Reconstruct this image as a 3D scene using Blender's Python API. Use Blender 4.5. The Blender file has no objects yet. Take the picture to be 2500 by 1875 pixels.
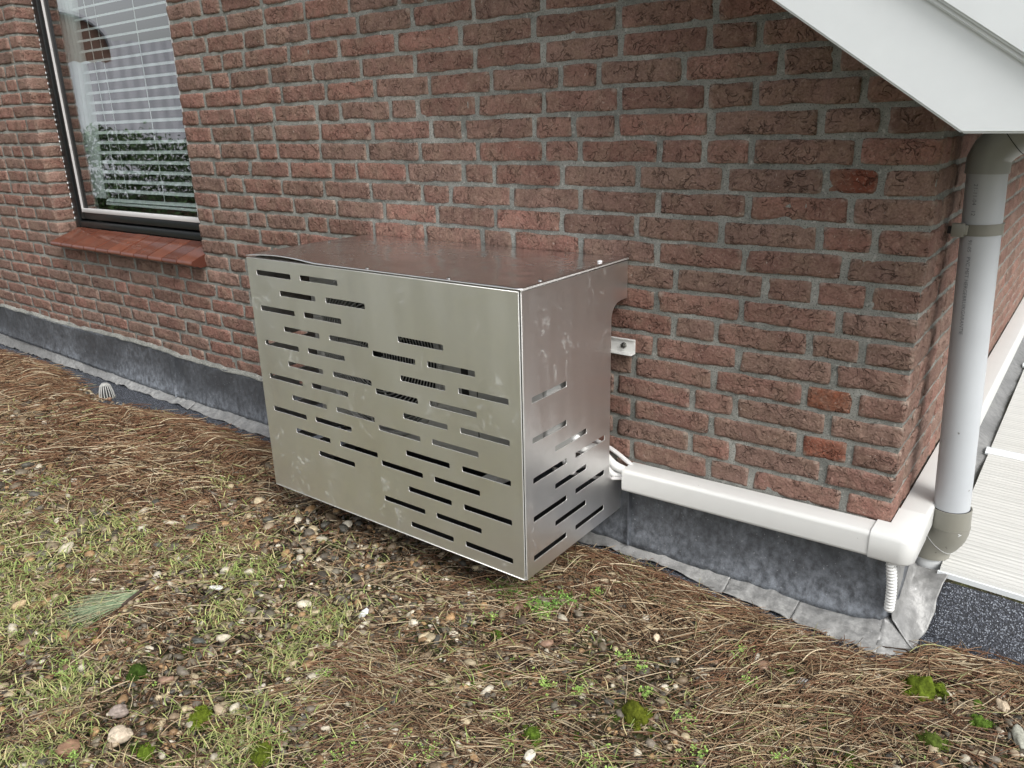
import bpy, bmesh, math, random
import numpy as np
from mathutils import Vector, Matrix
R = math.radians
random.seed(7); rng = np.random.default_rng(7)
SC = bpy.context.scene
COL = SC.collection

# ------------------------------------------------------------------ camera
CAM = np.array([0.2938, -1.8327, 0.9173])
cd = bpy.data.cameras.new('camera'); co = bpy.data.objects.new('camera', cd); COL.objects.link(co)
_r = Vector((0.7998, 0.5998, -0.0254)).normalized(); _f = Vector((-0.5754, 0.7539, -0.3171)).normalized()
_u = _r.cross(_f).normalized(); _r = _f.cross(_u)
_m = Matrix((( _r.x, _u.x, -_f.x, CAM[0]), (_r.y, _u.y, -_f.y, CAM[1]), (_r.z, _u.z, -_f.z, CAM[2]), (0, 0, 0, 1)))
co.matrix_world = _m
cd.sensor_fit = 'HORIZONTAL'; cd.sensor_width = 36; cd.lens = 1913.6/2500*36
cd.clip_start = 0.02; cd.clip_end = 500
SC.camera = co
SC.view_settings.view_transform = 'Standard'; SC.view_settings.look = 'None'
SC.view_settings.gamma = 1.0; SC.view_settings.exposure = 0.62

# ------------------------------------------------------------------ sky + sun (overcast)
EL, ROT = R(46), R(114)
w = bpy.data.worlds.new('World'); SC.world = w; w.use_nodes = True
nt = w.node_tree; nt.nodes.clear()
sky = nt.nodes.new('ShaderNodeTexSky'); sky.sky_type = 'NISHITA'; sky.sun_disc = False
sky.sun_elevation = EL; sky.sun_rotation = ROT; sky.air_density = 1.0; sky.dust_density = 4.0
hs = nt.nodes.new('ShaderNodeHueSaturation'); hs.inputs['Saturation'].default_value = 0.22
bg = nt.nodes.new('ShaderNodeBackground'); bg.inputs['Strength'].default_value = 0.15
wo = nt.nodes.new('ShaderNodeOutputWorld')
nt.links.new(sky.outputs[0], hs.inputs['Color']); nt.links.new(hs.outputs[0], bg.inputs[0]); nt.links.new(bg.outputs[0], wo.inputs[0])
sl = bpy.data.lights.new('sun', 'SUN'); sl.energy = 1.15; sl.angle = R(25); sl.color = (1, .985, .965)
so = bpy.data.objects.new('sun', sl); COL.objects.link(so)
_d = Vector((math.sin(ROT)*math.cos(EL), math.cos(ROT)*math.cos(EL), math.sin(EL)))
so.rotation_euler = _d.to_track_quat('Z', 'Y').to_euler(); so.location = _d*8

# ------------------------------------------------------------------ noise
def _h(i, j, k, s):
    n = (i*374761393 + j*668265263 + k*2147483647 + s*974634777) & 0xFFFFFFFF
    n = ((n ^ (n >> 13))*1274126177) & 0xFFFFFFFF
    n = n ^ (n >> 16)
    return (n & 0xFFFF)/65535.0
def noise(P, s=0):
    P = np.asarray(P, float); F = np.floor(P); f = P-F; f = f*f*(3-2*f); I = F.astype(np.int64)
    o = 0
    for a in (0, 1):
        for b in (0, 1):
            for c in (0, 1):
                wgt = (f[..., 0] if a else 1-f[..., 0])*(f[..., 1] if b else 1-f[..., 1])*(f[..., 2] if c else 1-f[..., 2])
                o = o+wgt*_h(I[..., 0]+a, I[..., 1]+b, I[..., 2]+c, s)
    return o*2-1
def n3(x, y, z, sc, s=0):
    x, y, z = np.broadcast_arrays(x, y, z)
    return noise(np.stack([x, y, z], -1)*sc, s)

# ------------------------------------------------------------------ materials
def mat(name, base=(.5, .5, .5), rough=.6, metal=0., spec=.5):
    m = bpy.data.materials.new(name); m.use_nodes = True
    b = m.node_tree.nodes['Principled BSDF']
    b.inputs['Base Color'].default_value = (*base, 1); b.inputs['Roughness'].default_value = rough
    b.inputs['Metallic'].default_value = metal; b.inputs['Specular IOR Level'].default_value = spec
    return m, m.node_tree, b
def N(t, kind, **kw):
    n = t.nodes.new(kind)
    for k, v in kw.items():
        if k in n.inputs: n.inputs[k].default_value = v
        else: setattr(n, k, v)
    return n
def L(t, a, b): t.links.new(a, b)
def tc(t, scale=(1, 1, 1)):
    c = N(t, 'ShaderNodeTexCoord'); mp = N(t, 'ShaderNodeMapping'); mp.inputs['Scale'].default_value = scale
    L(t, c.outputs['Object'], mp.inputs['Vector']); return mp.outputs['Vector']
def ns(t, v, scale, detail=4, rough=.55, dist=0.):
    n = N(t, 'ShaderNodeTexNoise'); n.inputs['Scale'].default_value = scale; n.inputs['Detail'].default_value = detail
    n.inputs['Roughness'].default_value = rough; n.inputs['Distortion'].default_value = dist
    L(t, v, n.inputs['Vector']); return n.outputs['Fac']
def ramp(t, f, stops):
    r = N(t, 'ShaderNodeValToRGB'); e = r.color_ramp.elements
    while len(e) > 1: e.remove(e[-1])
    for i, (p, c) in enumerate(stops):
        c = (c, c, c, 1) if not hasattr(c, '__len__') else (*c, 1)
        if i == 0: e[0].position = p; e[0].color = c
        else: x = e.new(p); x.color = c
    L(t, f, r.inputs['Fac']); return r.outputs['Color']
def mix(t, f, a, b, mode='MIX'):
    m = N(t, 'ShaderNodeMix', data_type='RGBA', blend_type=mode)
    for s, v in ((m.inputs['Factor'], f), (m.inputs['A'], a), (m.inputs['B'], b)):
        s2 = s
        if s is m.inputs['A']: s2 = m.inputs[6]
        if s is m.inputs['B']: s2 = m.inputs[7]
        if s is m.inputs['Factor']: s2 = m.inputs[0]
        if hasattr(v, 'is_output'): L(t, v, s2)
        elif hasattr(v, '__len__'): s2.default_value = (*v, 1)
        else: s2.default_value = v
    return m.outputs[2]
def mth(t, op, a, b=0.):
    m = N(t, 'ShaderNodeMath', operation=op)
    for i, v in enumerate((a, b)):
        if hasattr(v, 'is_output'): L(t, v, m.inputs[i])
        else: m.inputs[i].default_value = v
    return m.outputs[0]
def bump(t, b, h, strength=.5, dist=.002, prev=None):
    n = N(t, 'ShaderNodeBump'); n.inputs['Strength'].default_value = strength; n.inputs['Distance'].default_value = dist
    L(t, h, n.inputs['Height'])
    if prev is not None: L(t, prev, n.inputs['Normal'])
    L(t, n.outputs[0], b.inputs['Normal']); return n.outputs[0]

M = {}
# brick: per brick colour from attribute "tint", creased hand-moulded surface
m, t, b = mat('brick', rough=.92, spec=.15); M['brick'] = m
at = N(t, 'ShaderNodeAttribute', attribute_name='tint'); rp = N(t, 'ShaderNodeNewGeometry')
v0 = tc(t); cmb = N(t, 'ShaderNodeVectorMath', operation='ADD'); sv = N(t, 'ShaderNodeCombineXYZ')
L(t, mth(t, 'MULTIPLY', rp.outputs['Random Per Island'], 37.), sv.inputs[1]); L(t, v0, cmb.inputs[0]); L(t, sv.outputs[0], cmb.inputs[1])
vb = cmb.outputs[0]
a1 = ns(t, vb, 9, 4); big = ramp(t, a1, [(.35, .82), (.65, 1.14)])
c1 = mix(t, 1., at.outputs['Color'], big, 'MULTIPLY')
hue = ns(t, vb, 17, 3); c1 = mix(t, ramp(t, hue, [(.42, 0.), (.7, .6)]), c1, (.25, .175, .13))
fine = ns(t, vb, 220, 3); c1 = mix(t, ramp(t, fine, [(.33, .55), (.55, 0.)]), c1, (.10, .055, .045))
cr = ns(t, vb, 38, 2, .5, .9); rid = mth(t, 'ABSOLUTE', mth(t, 'SUBTRACT', cr, .5)); crk = ramp(t, rid, [(.0, 1.), (.030, 0.)])
msk = ramp(t, ns(t, vb, 30, 2), [(.46, 0.), (.60, 1.)])
crm = mth(t, 'MULTIPLY', crk, msk)
c1 = mix(t, mth(t, 'MULTIPLY', crm, .26), c1, (.075, .042, .034))  # shade of the bumped creases painted in as darker colour
edg = mth(t, 'MULTIPLY', ramp(t, rp.outputs['Pointiness'], [(.54, 0.), (.60, 1.)]), ramp(t, ns(t, v0, 45, 3, .6), [(.42, .1), (.6, 1.)])); c1 = mix(t, mth(t, 'MULTIPLY', edg, .55), c1, (.42, .37, .31))
lsp = ramp(t, ns(t, v0, 130, 2, .5, .8), [(.71, 0.), (.735, 1.)]); c1 = mix(t, mth(t, 'MULTIPLY', lsp, .55), c1, (.5, .42, .36))
lt = ramp(t, ns(t, vb, 75, 3, .6, 1.4), [(.58, 0.), (.64, 1.)]); c1 = mix(t, mth(t, 'MULTIPLY', lt, .28), c1, (.42, .30, .24))
L(t, c1, b.inputs['Base Color'])
h1 = mth(t, 'ADD', mth(t, 'MULTIPLY', ns(t, vb, 60, 5, .6, .8), 1.), mth(t, 'MULTIPLY', crm, -.7))
n1 = bump(t, b, h1, 1., .010); bump(t, b, fine, .4, .0012, n1)
# mortar
m, t, b = mat('mortar', rough=.95, spec=.1); M['mortar'] = m
v = tc(t); f = ns(t, v, 300, 4, .7); g = ns(t, v, 7, 5, .65)
c = ramp(t, g, [(.34, (.165, .17, .155)), (.66, (.34, .34, .31))])
c = mix(t, ramp(t, ns(t, v, 330, 2, .5), [(.36, .8), (.44, 0.)]), c, (.075, .08, .072))
c = mix(t, ramp(t, ns(t, v, 90, 3, .6), [(.58, 0.), (.7, .6)]), c, (.46, .45, .41))
L(t, c, b.inputs['Base Color']); n1 = bump(t, b, ns(t, v, 110, 5, .7), 1., .004); bump(t, b, f, .8, .002, n1)
# stainless
def steel(name, base, r0, r1, streak):
    m, t, b = mat(name, base, r0, 1.); M[name] = m
    v = tc(t, streak); s = ns(t, v, 60, 5, .7)
    v2 = tc(t); sm = ns(t, v2, 5, 5, .6, 1.2); sp = ns(t, v2, 22, 4, .6, 1.6)
    smu = ramp(t, sp, [(.56, 0.), (.66, 1.)]); smu2 = mth(t, 'MULTIPLY', smu, ramp(t, ns(t, v2, 6, 2), [(.5, 0.), (.62, 1.)]))
    rr = mth(t, 'ADD', mth(t, 'MULTIPLY', s, (r1-r0)*.6), mth(t, 'ADD', mth(t, 'MULTIPLY', sm, (r1-r0)), r0))
    rr = mth(t, 'ADD', rr, mth(t, 'MULTIPLY', smu2, .14)); L(t, rr, b.inputs['Roughness'])
    cc = mix(t, mth(t, 'MULTIPLY', ramp(t, sm, [(.4, 0.), (.7, 1.)]), .25), base, tuple(x*.8 for x in base))
    cc = mix(t, mth(t, 'MULTIPLY', smu2, .35), cc, (.82, .82, .80))
    L(t, cc, b.inputs['Base Color'])
    n1 = bump(t, b, s, .05, .001); v4 = tc(t, (1.3, 1.3, .35)); bump(t, b, ns(t, v4, 4.0, 2), .8, .02, n1)
    return m
steel('steel_front', (.85, .855, .815), .36, .50, (1, 1, 14))
steel('steel_side', (.88, .87, .86), .30, .42, (1, 14, 1))
steel('steel_top', (.88, .87, .87), .13, .25, (14, 1, 1))
M['steel_edge'] = mat('steel_edge', (.88, .88, .86), .45, .7)[0]
M['screw'] = mat('screw', (.5, .5, .5), .3, 1.)[0]
M['dark'] = mat('dark_plastic_and_shade', (.015, .015, .016), .6)[0]  # dark plastic parts, also black pieces painting shaded hollows
M['white_rivet'] = mat('white_rivet', (.85, .85, .85), .4)[0]
def paint(name, base, rough, amt=.12, sc=6, bm=.0):
    m, t, b = mat(name, base, rough); M[name] = m
    v = tc(t); g = ns(t, v, sc, 5, .6)
    c = mix(t, mth(t, 'MULTIPLY', ramp(t, g, [(.35, 0.), (.7, 1.)]), amt), base, tuple(x*.6 for x in base))
    sp = ramp(t, ns(t, v, 70, 2, .5), [(.76, 0.), (.78, 1.)])
    c = mix(t, mth(t, 'MULTIPLY', sp, min(1, amt*4)), c, (.1, .09, .07))
    L(t, c, b.inputs['Base Color']); L(t, mth(t, 'ADD', mth(t, 'MULTIPLY', g, .15), rough-.07), b.inputs['Roughness'])
    if bm: bump(t, b, ns(t, v, 40, 3), bm, .001)
    return m
paint('white_paint', (.75, .785, .795), .42, .14, 9, .1)
paint('pvc_cream', (.66, .665, .645), .34, .12, 7)
paint('pvc_grey', (.47, .495, .515), .38, .18, 9)
paint('pvc_fitting', (.23, .225, .19), .42, .18, 12)
paint('pvc_white', (.7, .72, .72), .4, .15, 8)
paint('ac_body', (.50, .50, .48), .45, .05, 5)
paint('ac_grille', (.42, .42, .40), .4, .05, 5)
paint('insulation', (.8, .8, .78), .5, .05, 8, .4)
paint('bracket_white', (.78, .78, .75), .4, .06, 8)
paint('cable_grey', (.62, .61, .60), .5, .08, 8)
paint('frame_black', (.012, .014, .015), .32, .1, 9)
paint('bead_grey', (.62, .61, .60), .4, .1, 9)
M['blind'] = mat('blind', (.86, .88, .88), .4)[0]
M['curtain'] = paint('curtain', (.72, .74, .74), .9, .06, 5)
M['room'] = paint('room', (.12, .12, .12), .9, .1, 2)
M['text'] = mat('print', (.16, .17, .18), .6)[0]
M['grommet'] = mat('bolt', (.35, .35, .33), .4, 1.)[0]
# glazed sill tile
m, t, b = mat('sill_tile', (.22, .075, .045), .16); M['sill'] = m
rp = N(t, 'ShaderNodeNewGeometry'); v = tc(t)
c = ramp(t, rp.outputs['Random Per Island'], [(0., (.10, .034, .022)), (1., (.19, .062, .034))])
c = mix(t, ramp(t, ns(t, v, 25, 4), [(.4, .35), (.7, 0.)]), c, (.07, .03, .025)); L(t, c, b.inputs['Base Color'])
L(t, ramp(t, ns(t, v, 18, 3), [(.3, .08), (.7, .2)]), b.inputs['Roughness'])
# lead
def lead(name, dark, light, z0, z1, bm):
    m, t, b = mat(name, rough=.5, spec=.5); M[name] = m
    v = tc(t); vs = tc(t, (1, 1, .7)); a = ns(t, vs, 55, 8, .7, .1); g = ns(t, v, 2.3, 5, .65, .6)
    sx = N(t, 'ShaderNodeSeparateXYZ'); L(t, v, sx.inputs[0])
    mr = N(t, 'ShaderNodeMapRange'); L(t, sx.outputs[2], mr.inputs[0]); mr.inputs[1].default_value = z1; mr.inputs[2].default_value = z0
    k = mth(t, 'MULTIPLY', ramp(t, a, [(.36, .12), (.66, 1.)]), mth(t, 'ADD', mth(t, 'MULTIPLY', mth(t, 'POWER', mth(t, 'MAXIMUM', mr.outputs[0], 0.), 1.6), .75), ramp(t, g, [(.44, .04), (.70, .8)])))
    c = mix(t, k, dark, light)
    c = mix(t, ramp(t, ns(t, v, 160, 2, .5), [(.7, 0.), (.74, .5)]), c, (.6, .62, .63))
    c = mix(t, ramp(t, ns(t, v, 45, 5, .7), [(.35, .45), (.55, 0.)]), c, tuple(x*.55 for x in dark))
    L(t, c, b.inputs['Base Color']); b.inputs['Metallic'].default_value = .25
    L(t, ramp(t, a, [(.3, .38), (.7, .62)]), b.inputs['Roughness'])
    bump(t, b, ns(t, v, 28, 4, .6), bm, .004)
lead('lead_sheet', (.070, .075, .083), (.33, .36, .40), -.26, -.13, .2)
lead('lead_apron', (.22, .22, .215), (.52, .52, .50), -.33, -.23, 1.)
# bitumen
m, t, b = mat('bitumen', rough=.75); M['bitumen'] = m
v = tc(t); vo = N(t, 'ShaderNodeTexVoronoi'); vo.inputs['Scale'].default_value = 420; L(t, v, vo.inputs['Vector'])
sp = N(t, 'ShaderNodeSeparateColor'); L(t, vo.outputs['Color'], sp.inputs[0])
c = ramp(t, sp.outputs[0], [(.0, (.012, .014, .018)), (.62, (.03, .033, .042)), (.84, (.085, .095, .12)), (1., (.30, .33, .37))])
L(t, c, b.inputs['Base Color']); bump(t, b, vo.outputs['Distance'], .8, .002)
L(t, ramp(t, sp.outputs[1], [(0., .4), (1., .85)]), b.inputs['Roughness'])
# roof ground under gravel
m, t, b = mat('ground_soil', rough=.95, spec=.1); M['ground'] = m
v = tc(t); vo = N(t, 'ShaderNodeTexVoronoi'); vo.inputs['Scale'].default_value = 90; L(t, v, vo.inputs['Vector'])
sp = N(t, 'ShaderNodeSeparateColor'); L(t, vo.outputs['Color'], sp.inputs[0])
c = ramp(t, sp.outputs[0], [(0., (.010, .008, .006)), (.7, (.028, .021, .015)), (.92, (.07, .055, .036)), (1., (.22, .19, .14))])
sx = N(t, 'ShaderNodeSeparateXYZ'); L(t, v, sx.inputs[0])
far = N(t, 'ShaderNodeMapRange'); L(t, sx.outputs[1], far.inputs[0]); far.inputs[1].default_value = -1.5; far.inputs[2].default_value = -2.2
c = mix(t, mth(t, 'MULTIPLY', ramp(t, ns(t, v, 5, 5, .6), [(.38, 0.), (.6, 1.)]), mth(t, 'ADD', mth(t, 'MULTIPLY', far.outputs[0], .55), .25)), c, (.20, .23, .08))
c = mix(t, mth(t, 'MULTIPLY', far.outputs[0], .4), c, (.26, .21, .14))
L(t, c, b.inputs['Base Color']); bump(t, b, vo.outputs['Distance'], 1., .01)
def attr_mat(name, rough, spec=.3, var=.25, sc=120, trans=0.):
    m, t, b = mat(name, rough=rough, spec=spec); M[name] = m
    at = N(t, 'ShaderNodeAttribute', attribute_name='tint'); v = tc(t); f = ns(t, v, sc, 4, .6)
    c = mix(t, 1., at.outputs['Color'], ramp(t, f, [(.3, 1-var), (.7, 1+var)]), 'MULTIPLY'); L(t, c, b.inputs['Base Color'])
    bump(t, b, f, .25, .001)
    return m
attr_mat('pebble', .55, .4, .3, 150)
attr_mat('needle', .55, .35, .15, 60)
attr_mat('leaf', .5, .35, .2, 90)
attr_mat('moss', .9, .1, .35, 200)
# polycarbonate
m, t, b = mat('polycarbonate', (.80, .79, .75), .3); M['poly'] = m
v = tc(t); g = ns(t, v, 3, 4); c = mix(t, ramp(t, g, [(.4, 0.), (.7, .35)]), (.62, .62, .59), (.48, .48, .44))
sx = N(t, 'ShaderNodeSeparateXYZ'); L(t, v, sx.inputs[0]); pp = mth(t, 'FRACT', mth(t, 'MULTIPLY', sx.outputs[1], 1/.021))
c = mix(t, ramp(t, pp, [(0., .75), (.10, .75), (.16, 0.), (.55, 0.), (.75, .2), (1., .25)]), c, (.36, .36, .34)); L(t, c, b.inputs['Base Color'])
b.inputs['Subsurface Weight'].default_value = 0.
# glass
m, t, b = mat('glass', (1, 1, 1), .0); M['glass'] = m
t.nodes.remove(b); gl = N(t, 'ShaderNodeBsdfGlossy'); gl.inputs['Roughness'].default_value = 0.004
tr = N(t, 'ShaderNodeBsdfTransparent'); tr.inputs[0].default_value = (.93, .97, .96, 1)
fr = N(t, 'ShaderNodeLayerWeight'); fr.inputs[0].default_value = .5
gb = N(t, 'ShaderNodeNewGeometry'); ms = N(t, 'ShaderNodeMixShader'); L(t, mth(t, 'MULTIPLY', mth(t, 'SUBTRACT', 1., gb.outputs['Backfacing']), mth(t, 'ADD', mth(t, 'MULTIPLY', mth(t, 'POWER', fr.outputs[1], 1.8), .95), .17)), ms.inputs[0]); L(t, tr.outputs[0], ms.inputs[1]); L(t, gl.outputs[0], ms.inputs[2])
L(t, ms.outputs[0], t.nodes['Material Output'].inputs[0])
paint('pantile', (.33, .34, .37), .6, .25, 3)
paint('far_brick', (.17, .10, .075), .9, .3, 8)
paint('bark', (.06, .04, .03), .9, .3, 30, .6)
attr_mat('hedge', .95, .05, .3, 20)

# ------------------------------------------------------------------ mesh helpers
def link(name, me, material=None, parent=None):
    o = bpy.data.objects.new(name, me); COL.objects.link(o)
    if material is not None and hasattr(me, 'materials') and len(me.materials) == 0: me.materials.append(M[material] if isinstance(material, str) else material)
    if parent is not None: o.parent = parent
    return o
def tag(o, label=None, cat=None, group=None, kind=None):
    if label: o['label'] = label
    if cat: o['category'] = cat
    if group: o['group'] = group
    if kind: o['kind'] = kind
    return o
def empty(name, loc=(0, 0, 0)):
    o = bpy.data.objects.new(name, None); o.empty_display_size = .1; COL.objects.link(o); o.location = loc; return o
def put(o, parent):          # parent while keeping world geometry (parents are unrotated empties)
    o.parent = parent; o.location = Vector(o.location)-Vector(parent.location); return o
def npmesh(name, V, F, smooth=True, tint=None):
    """V (n,3), F (m,k) uniform polygons, tint (n,3) per vertex"""
    me = bpy.data.meshes.new(name); V = np.ascontiguousarray(V, np.float32); F = np.ascontiguousarray(F, np.int32)
    n, k = F.shape
    me.vertices.add(len(V)); me.vertices.foreach_set('co', V.ravel())
    me.loops.add(n*k); me.loops.foreach_set('vertex_index', F.ravel())
    me.polygons.add(n); me.polygons.foreach_set('loop_start', np.arange(0, n*k, k, dtype=np.int32)); me.polygons.foreach_set('loop_total', np.full(n, k, np.int32))
    me.polygons.foreach_set('use_smooth', np.full(n, smooth, bool))
    me.update(calc_edges=True)
    if tint is not None:
        a = me.color_attributes.new('tint', 'FLOAT_COLOR', 'POINT')
        c = np.ones((len(V), 4), np.float32); c[:, :3] = tint; a.data.foreach_set('color', c.ravel())
    return me
class MB:
    def __init__(s): s.bm = bmesh.new()
    def box(s, x0, x1, y0, y1, z0, z1, bev=0., seg=2):
        r = bmesh.ops.create_cube(s.bm, size=1)['verts']
        for v in r: v.co = Vector(((x0+x1)/2+v.co.x*(x1-x0), (y0+y1)/2+v.co.y*(y1-y0), (z0+z1)/2+v.co.z*(z1-z0)))
        if bev:
            es = list({e for v in r for e in v.link_edges}); bmesh.ops.bevel(s.bm, geom=es, offset=bev, segments=seg, affect='EDGES', profile=.5)
        return s
    def tube(s, pts, rad, n=16, cap=True):
        pts = [Vector(p) for p in pts]; rads = rad if hasattr(rad, '__len__') else [rad]*len(pts); rings = []
        up = None
        for i, p in enumerate(pts):
            d = (pts[min(i+1, len(pts)-1)]-pts[max(i-1, 0)]).normalized()
            if up is None: up = d.orthogonal().normalized()
            up = (up-d*up.dot(d)).normalized(); q = d.cross(up)
            rings.append([s.bm.verts.new(p+(up*math.cos(a)+q*math.sin(a))*rads[i]) for a in [2*math.pi*k/n for k in range(n)]])
        for a, b2 in zip(rings, rings[1:]):
            for k in range(n): s.bm.faces.new((a[k], a[(k+1) % n], b2[(k+1) % n], b2[k]))
        if cap: s.bm.faces.new(rings[0][::-1]); s.bm.faces.new(rings[-1])
        return s
    def prism(s, poly, f0, f1):      # poly list of 2D, f0/f1 functions (u,v)->3D
        a = [s.bm.verts.new(f0(*p)) for p in poly]; b2 = [s.bm.verts.new(f1(*p)) for p in poly]
        n = len(poly)
        for k in range(n): s.bm.faces.new((a[k], a[(k+1) % n], b2[(k+1) % n], b2[k]))
        s.bm.faces.new(a[::-1]); s.bm.faces.new(b2); return s
    def build(s, name, material, parent=None, smooth=False, angle=35):
        bmesh.ops.recalc_face_normals(s.bm, faces=s.bm.faces)
        me = bpy.data.meshes.new(name); s.bm.to_mesh(me); s.bm.free()
        if smooth:
            me.polygons.foreach_set('use_smooth', [True]*len(me.polygons)); me.set_sharp_from_angle(angle=R(angle))
        return link(name, me, material, parent)
def grid(nu, nv):
    i = np.arange(nu*nv).reshape(nu, nv)
    return np.stack([i[:-1, :-1], i[1:, :-1], i[1:, 1:], i[:-1, 1:]], -1).reshape(-1, 4)

# ------------------------------------------------------------------ brick builder
CH = .0625; Q, H_, S_, J = .1530, .0974, .2113, .0190
_cube_cache = {}
def cube_shell(a, b_, c):
    k = (a, b_, c)
    if k in _cube_cache: return _cube_cache[k]
    idx = {}; V = []; F = []
    def vid(i, j, l):
        q = (i, j, l)
        if q not in idx: idx[q] = len(V); V.append((i/a, j/b_, l/c))
        return idx[q]
    for i in range(a):
        for l in range(c):
            F.append((vid(i, 0, l), vid(i+1, 0, l), vid(i+1, 0, l+1), vid(i, 0, l+1)))
    for j in range(b_):
        for l in range(c):
            F.append((vid(0, j+1, l), vid(0, j, l), vid(0, j, l+1), vid(0, j+1, l+1)))
            F.append((vid(a, j, l), vid(a, j+1, l), vid(a, j+1, l+1), vid(a, j, l+1)))
    for i in range(a):
        for j in range(b_):
            F.append((vid(i, j+1, 0), vid(i+1, j+1, 0), vid(i+1, j, 0), vid(i, j, 0)))
            F.append((vid(i, j, c), vid(i+1, j, c), vid(i+1, j+1, c), vid(i, j+1, c)))
    _cube_cache[k] = (np.array(V), np.array(F)); return _cube_cache[k]
BASE = np.array([(.262, .140, .112), (.245, .138, .110), (.240, .146, .118), (.275, .140, .110), (.258, .154, .124), (.225, .130, .104), (.270, .136, .108), (.25, .134, .108)])
def brick_tint(bright=1.):
    c = BASE[rng.integers(len(BASE))]*rng.uniform(.86, 1.13)*np.array((.97, 1.03, 1.03))
    if rng.random() < .0: c = np.array((.33, .125, .075))
    return c*bright
class Bricks:
    def __init__(s): s.V = []; s.F = []; s.T = []; s.n = 0
    def add(s, x0, x1, y0, y1, z0, z1, cell=.009, tintc=None, rough=1.):
        a = max(2, int(round((x1-x0)/cell))); b_ = max(2, int(round((y1-y0)/cell/1.5))); c = max(4, int(round((z1-z0)/.0075)))
        U, F = cube_shell(a, b_, c)
        lo = np.array([x0, y0, z0]); hi = np.array([x1, y1, z1]); P = lo+U*(hi-lo)
        r = .0048; inner = np.clip(P, lo+r, hi-r); d = P-inner; ln = np.linalg.norm(d, axis=1, keepdims=True); ln[ln == 0] = 1
        nrm = d/ln; P = inner+nrm*r
        off = rng.uniform(0, 50, 3)
        big = noise((P+off)*np.array([22, 22, 30]), 1)*.0028 + noise((P+off)*60, 2)*.0016 + noise((P+off)*np.array([150, 150, 70]), 3)*.0009
        big = np.maximum(big, -.0022)+.0012; P = P+nrm*(big*rough)[:, None]
        P[:, 1] = np.where(P[:, 1] < y0+.004, P[:, 1]+noise((P+off)*np.array([75, 75, 38]), 8)*.0022*rough-.0006, P[:, 1])
        P[:, 2] += noise((P+off)*np.array([14, 14, 1]), 5)*.0022*rough
        P[:, 0] += noise((P+off)*np.array([1, 1, 45]), 6)*.0015*rough
        tl = rng.uniform(-1, 1)*.012; P[:, 2] += (P[:, 0]-(x0+x1)/2)*tl
        P[:, 1] += rng.uniform(-.0015, .0015)
        s.V.append(P); s.F.append(F+s.n); s.n += len(P)
        tc_ = brick_tint() if tintc is None else tintc
        s.T.append(np.tile(tc_, (len(P), 1)))
    def mesh(s, name): return npmesh(name, np.vstack(s.V), np.vstack(s.F), True, np.vstack(s.T))

ROWS = {0: 'hshs', 1: 'qshs', 2: 'hhss', 3: 'qshs', 4: 'hhss', 5: 'qss', 6: 'hhshs', 7: 'qss', 8: 'hhhss',
 9: 'qssssh'+'ssshshsh', 10: 'hhssssssssssq', 11: 'qssssshssssh'+'s', 12: 'hhsssshsshsssq', 13: 'qshhshssssshss', 14: 'hhsshhshsssh'+'sq',
 15: 'qshsssshshsssh', 16: 'hhhsshsssssssq', 17: 'qshssssssss'+'hs', 18: 'hhsssssssshhq', 19: 'qshssssssshss', 20: 'hhsshssshsssssq', 21: 'qssssshsssshs'}
LEN = {'q': Q, 'h': H_, 's': S_}
XR, XL = -2.700, -3.985      # window opening
ZB, ZT = .455, 1.96
XEND = -7.2
house = empty('brick_house', (0, 0, -.3))
tag(house, 'red-brown brick house wall with white sloping barge board and lead flashing', 'house')
B = Bricks()
YB = .10
BH = .0515
for k in range(-5, 33):
    z0 = k*CH; z1 = z0+BH
    seq = ROWS.get(k)
    if seq is None: seq = ('q' if k % 2 else 'hh')
    x = 0.; i = 0; r2 = random.Random(k*17+3)
    jj = J
    if k >= 9 and k in ROWS:   # stretch to close exactly on the window reveal
        tot = sum(LEN[c] for c in seq)+J*(len(seq)-1); sc = -XR/tot
    else: sc = 1.
    inwin = (z1 > ZB+.02 and z0 < ZT)
    crossed = False
    while x > XEND:
        ch = seq[i] if i < len(seq) else ('h' if r2.random() < .22 else 's'); i += 1
        wdt = LEN[ch]*sc*(1 if i == 1 else 1)
        xa = x-wdt
        if inwin and not crossed:
            if xa < XR+.07 or (k in ROWS and i == len(seq) and k >= 9):
                xa = XR+(.001)
                wdt = x-xa
        depth = (S_ if ch == 'h' else H_) if i == 1 else YB
        tcol = None
        if k == 2 and i == 2: tcol = np.array((.26, .10, .065))
        if k == 4 and i == 2: tcol = np.array((.21, .078, .045))
        if k == 12 and i == 2: tcol = np.array((.20, .066, .042))
        cell = .009 if xa > -2.8 else .014
        if z0 < .8802-(xa-.0713)*.697+.06: B.add(xa-.0013, x+(.0013 if i > 1 else 0), 0., depth, z0, z1, cell, tcol)
        x = xa-J*sc
        if inwin and not crossed and xa <= XR+.02:
            crossed = True; x = XL-.0 - (0 if k % 2 else 0)
            i = max(i, len(seq)); 
            if k % 2: # start with a header against the reveal
                B.add(x-H_, x, 0, YB, z0, z1, .014); x -= H_+J
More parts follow.
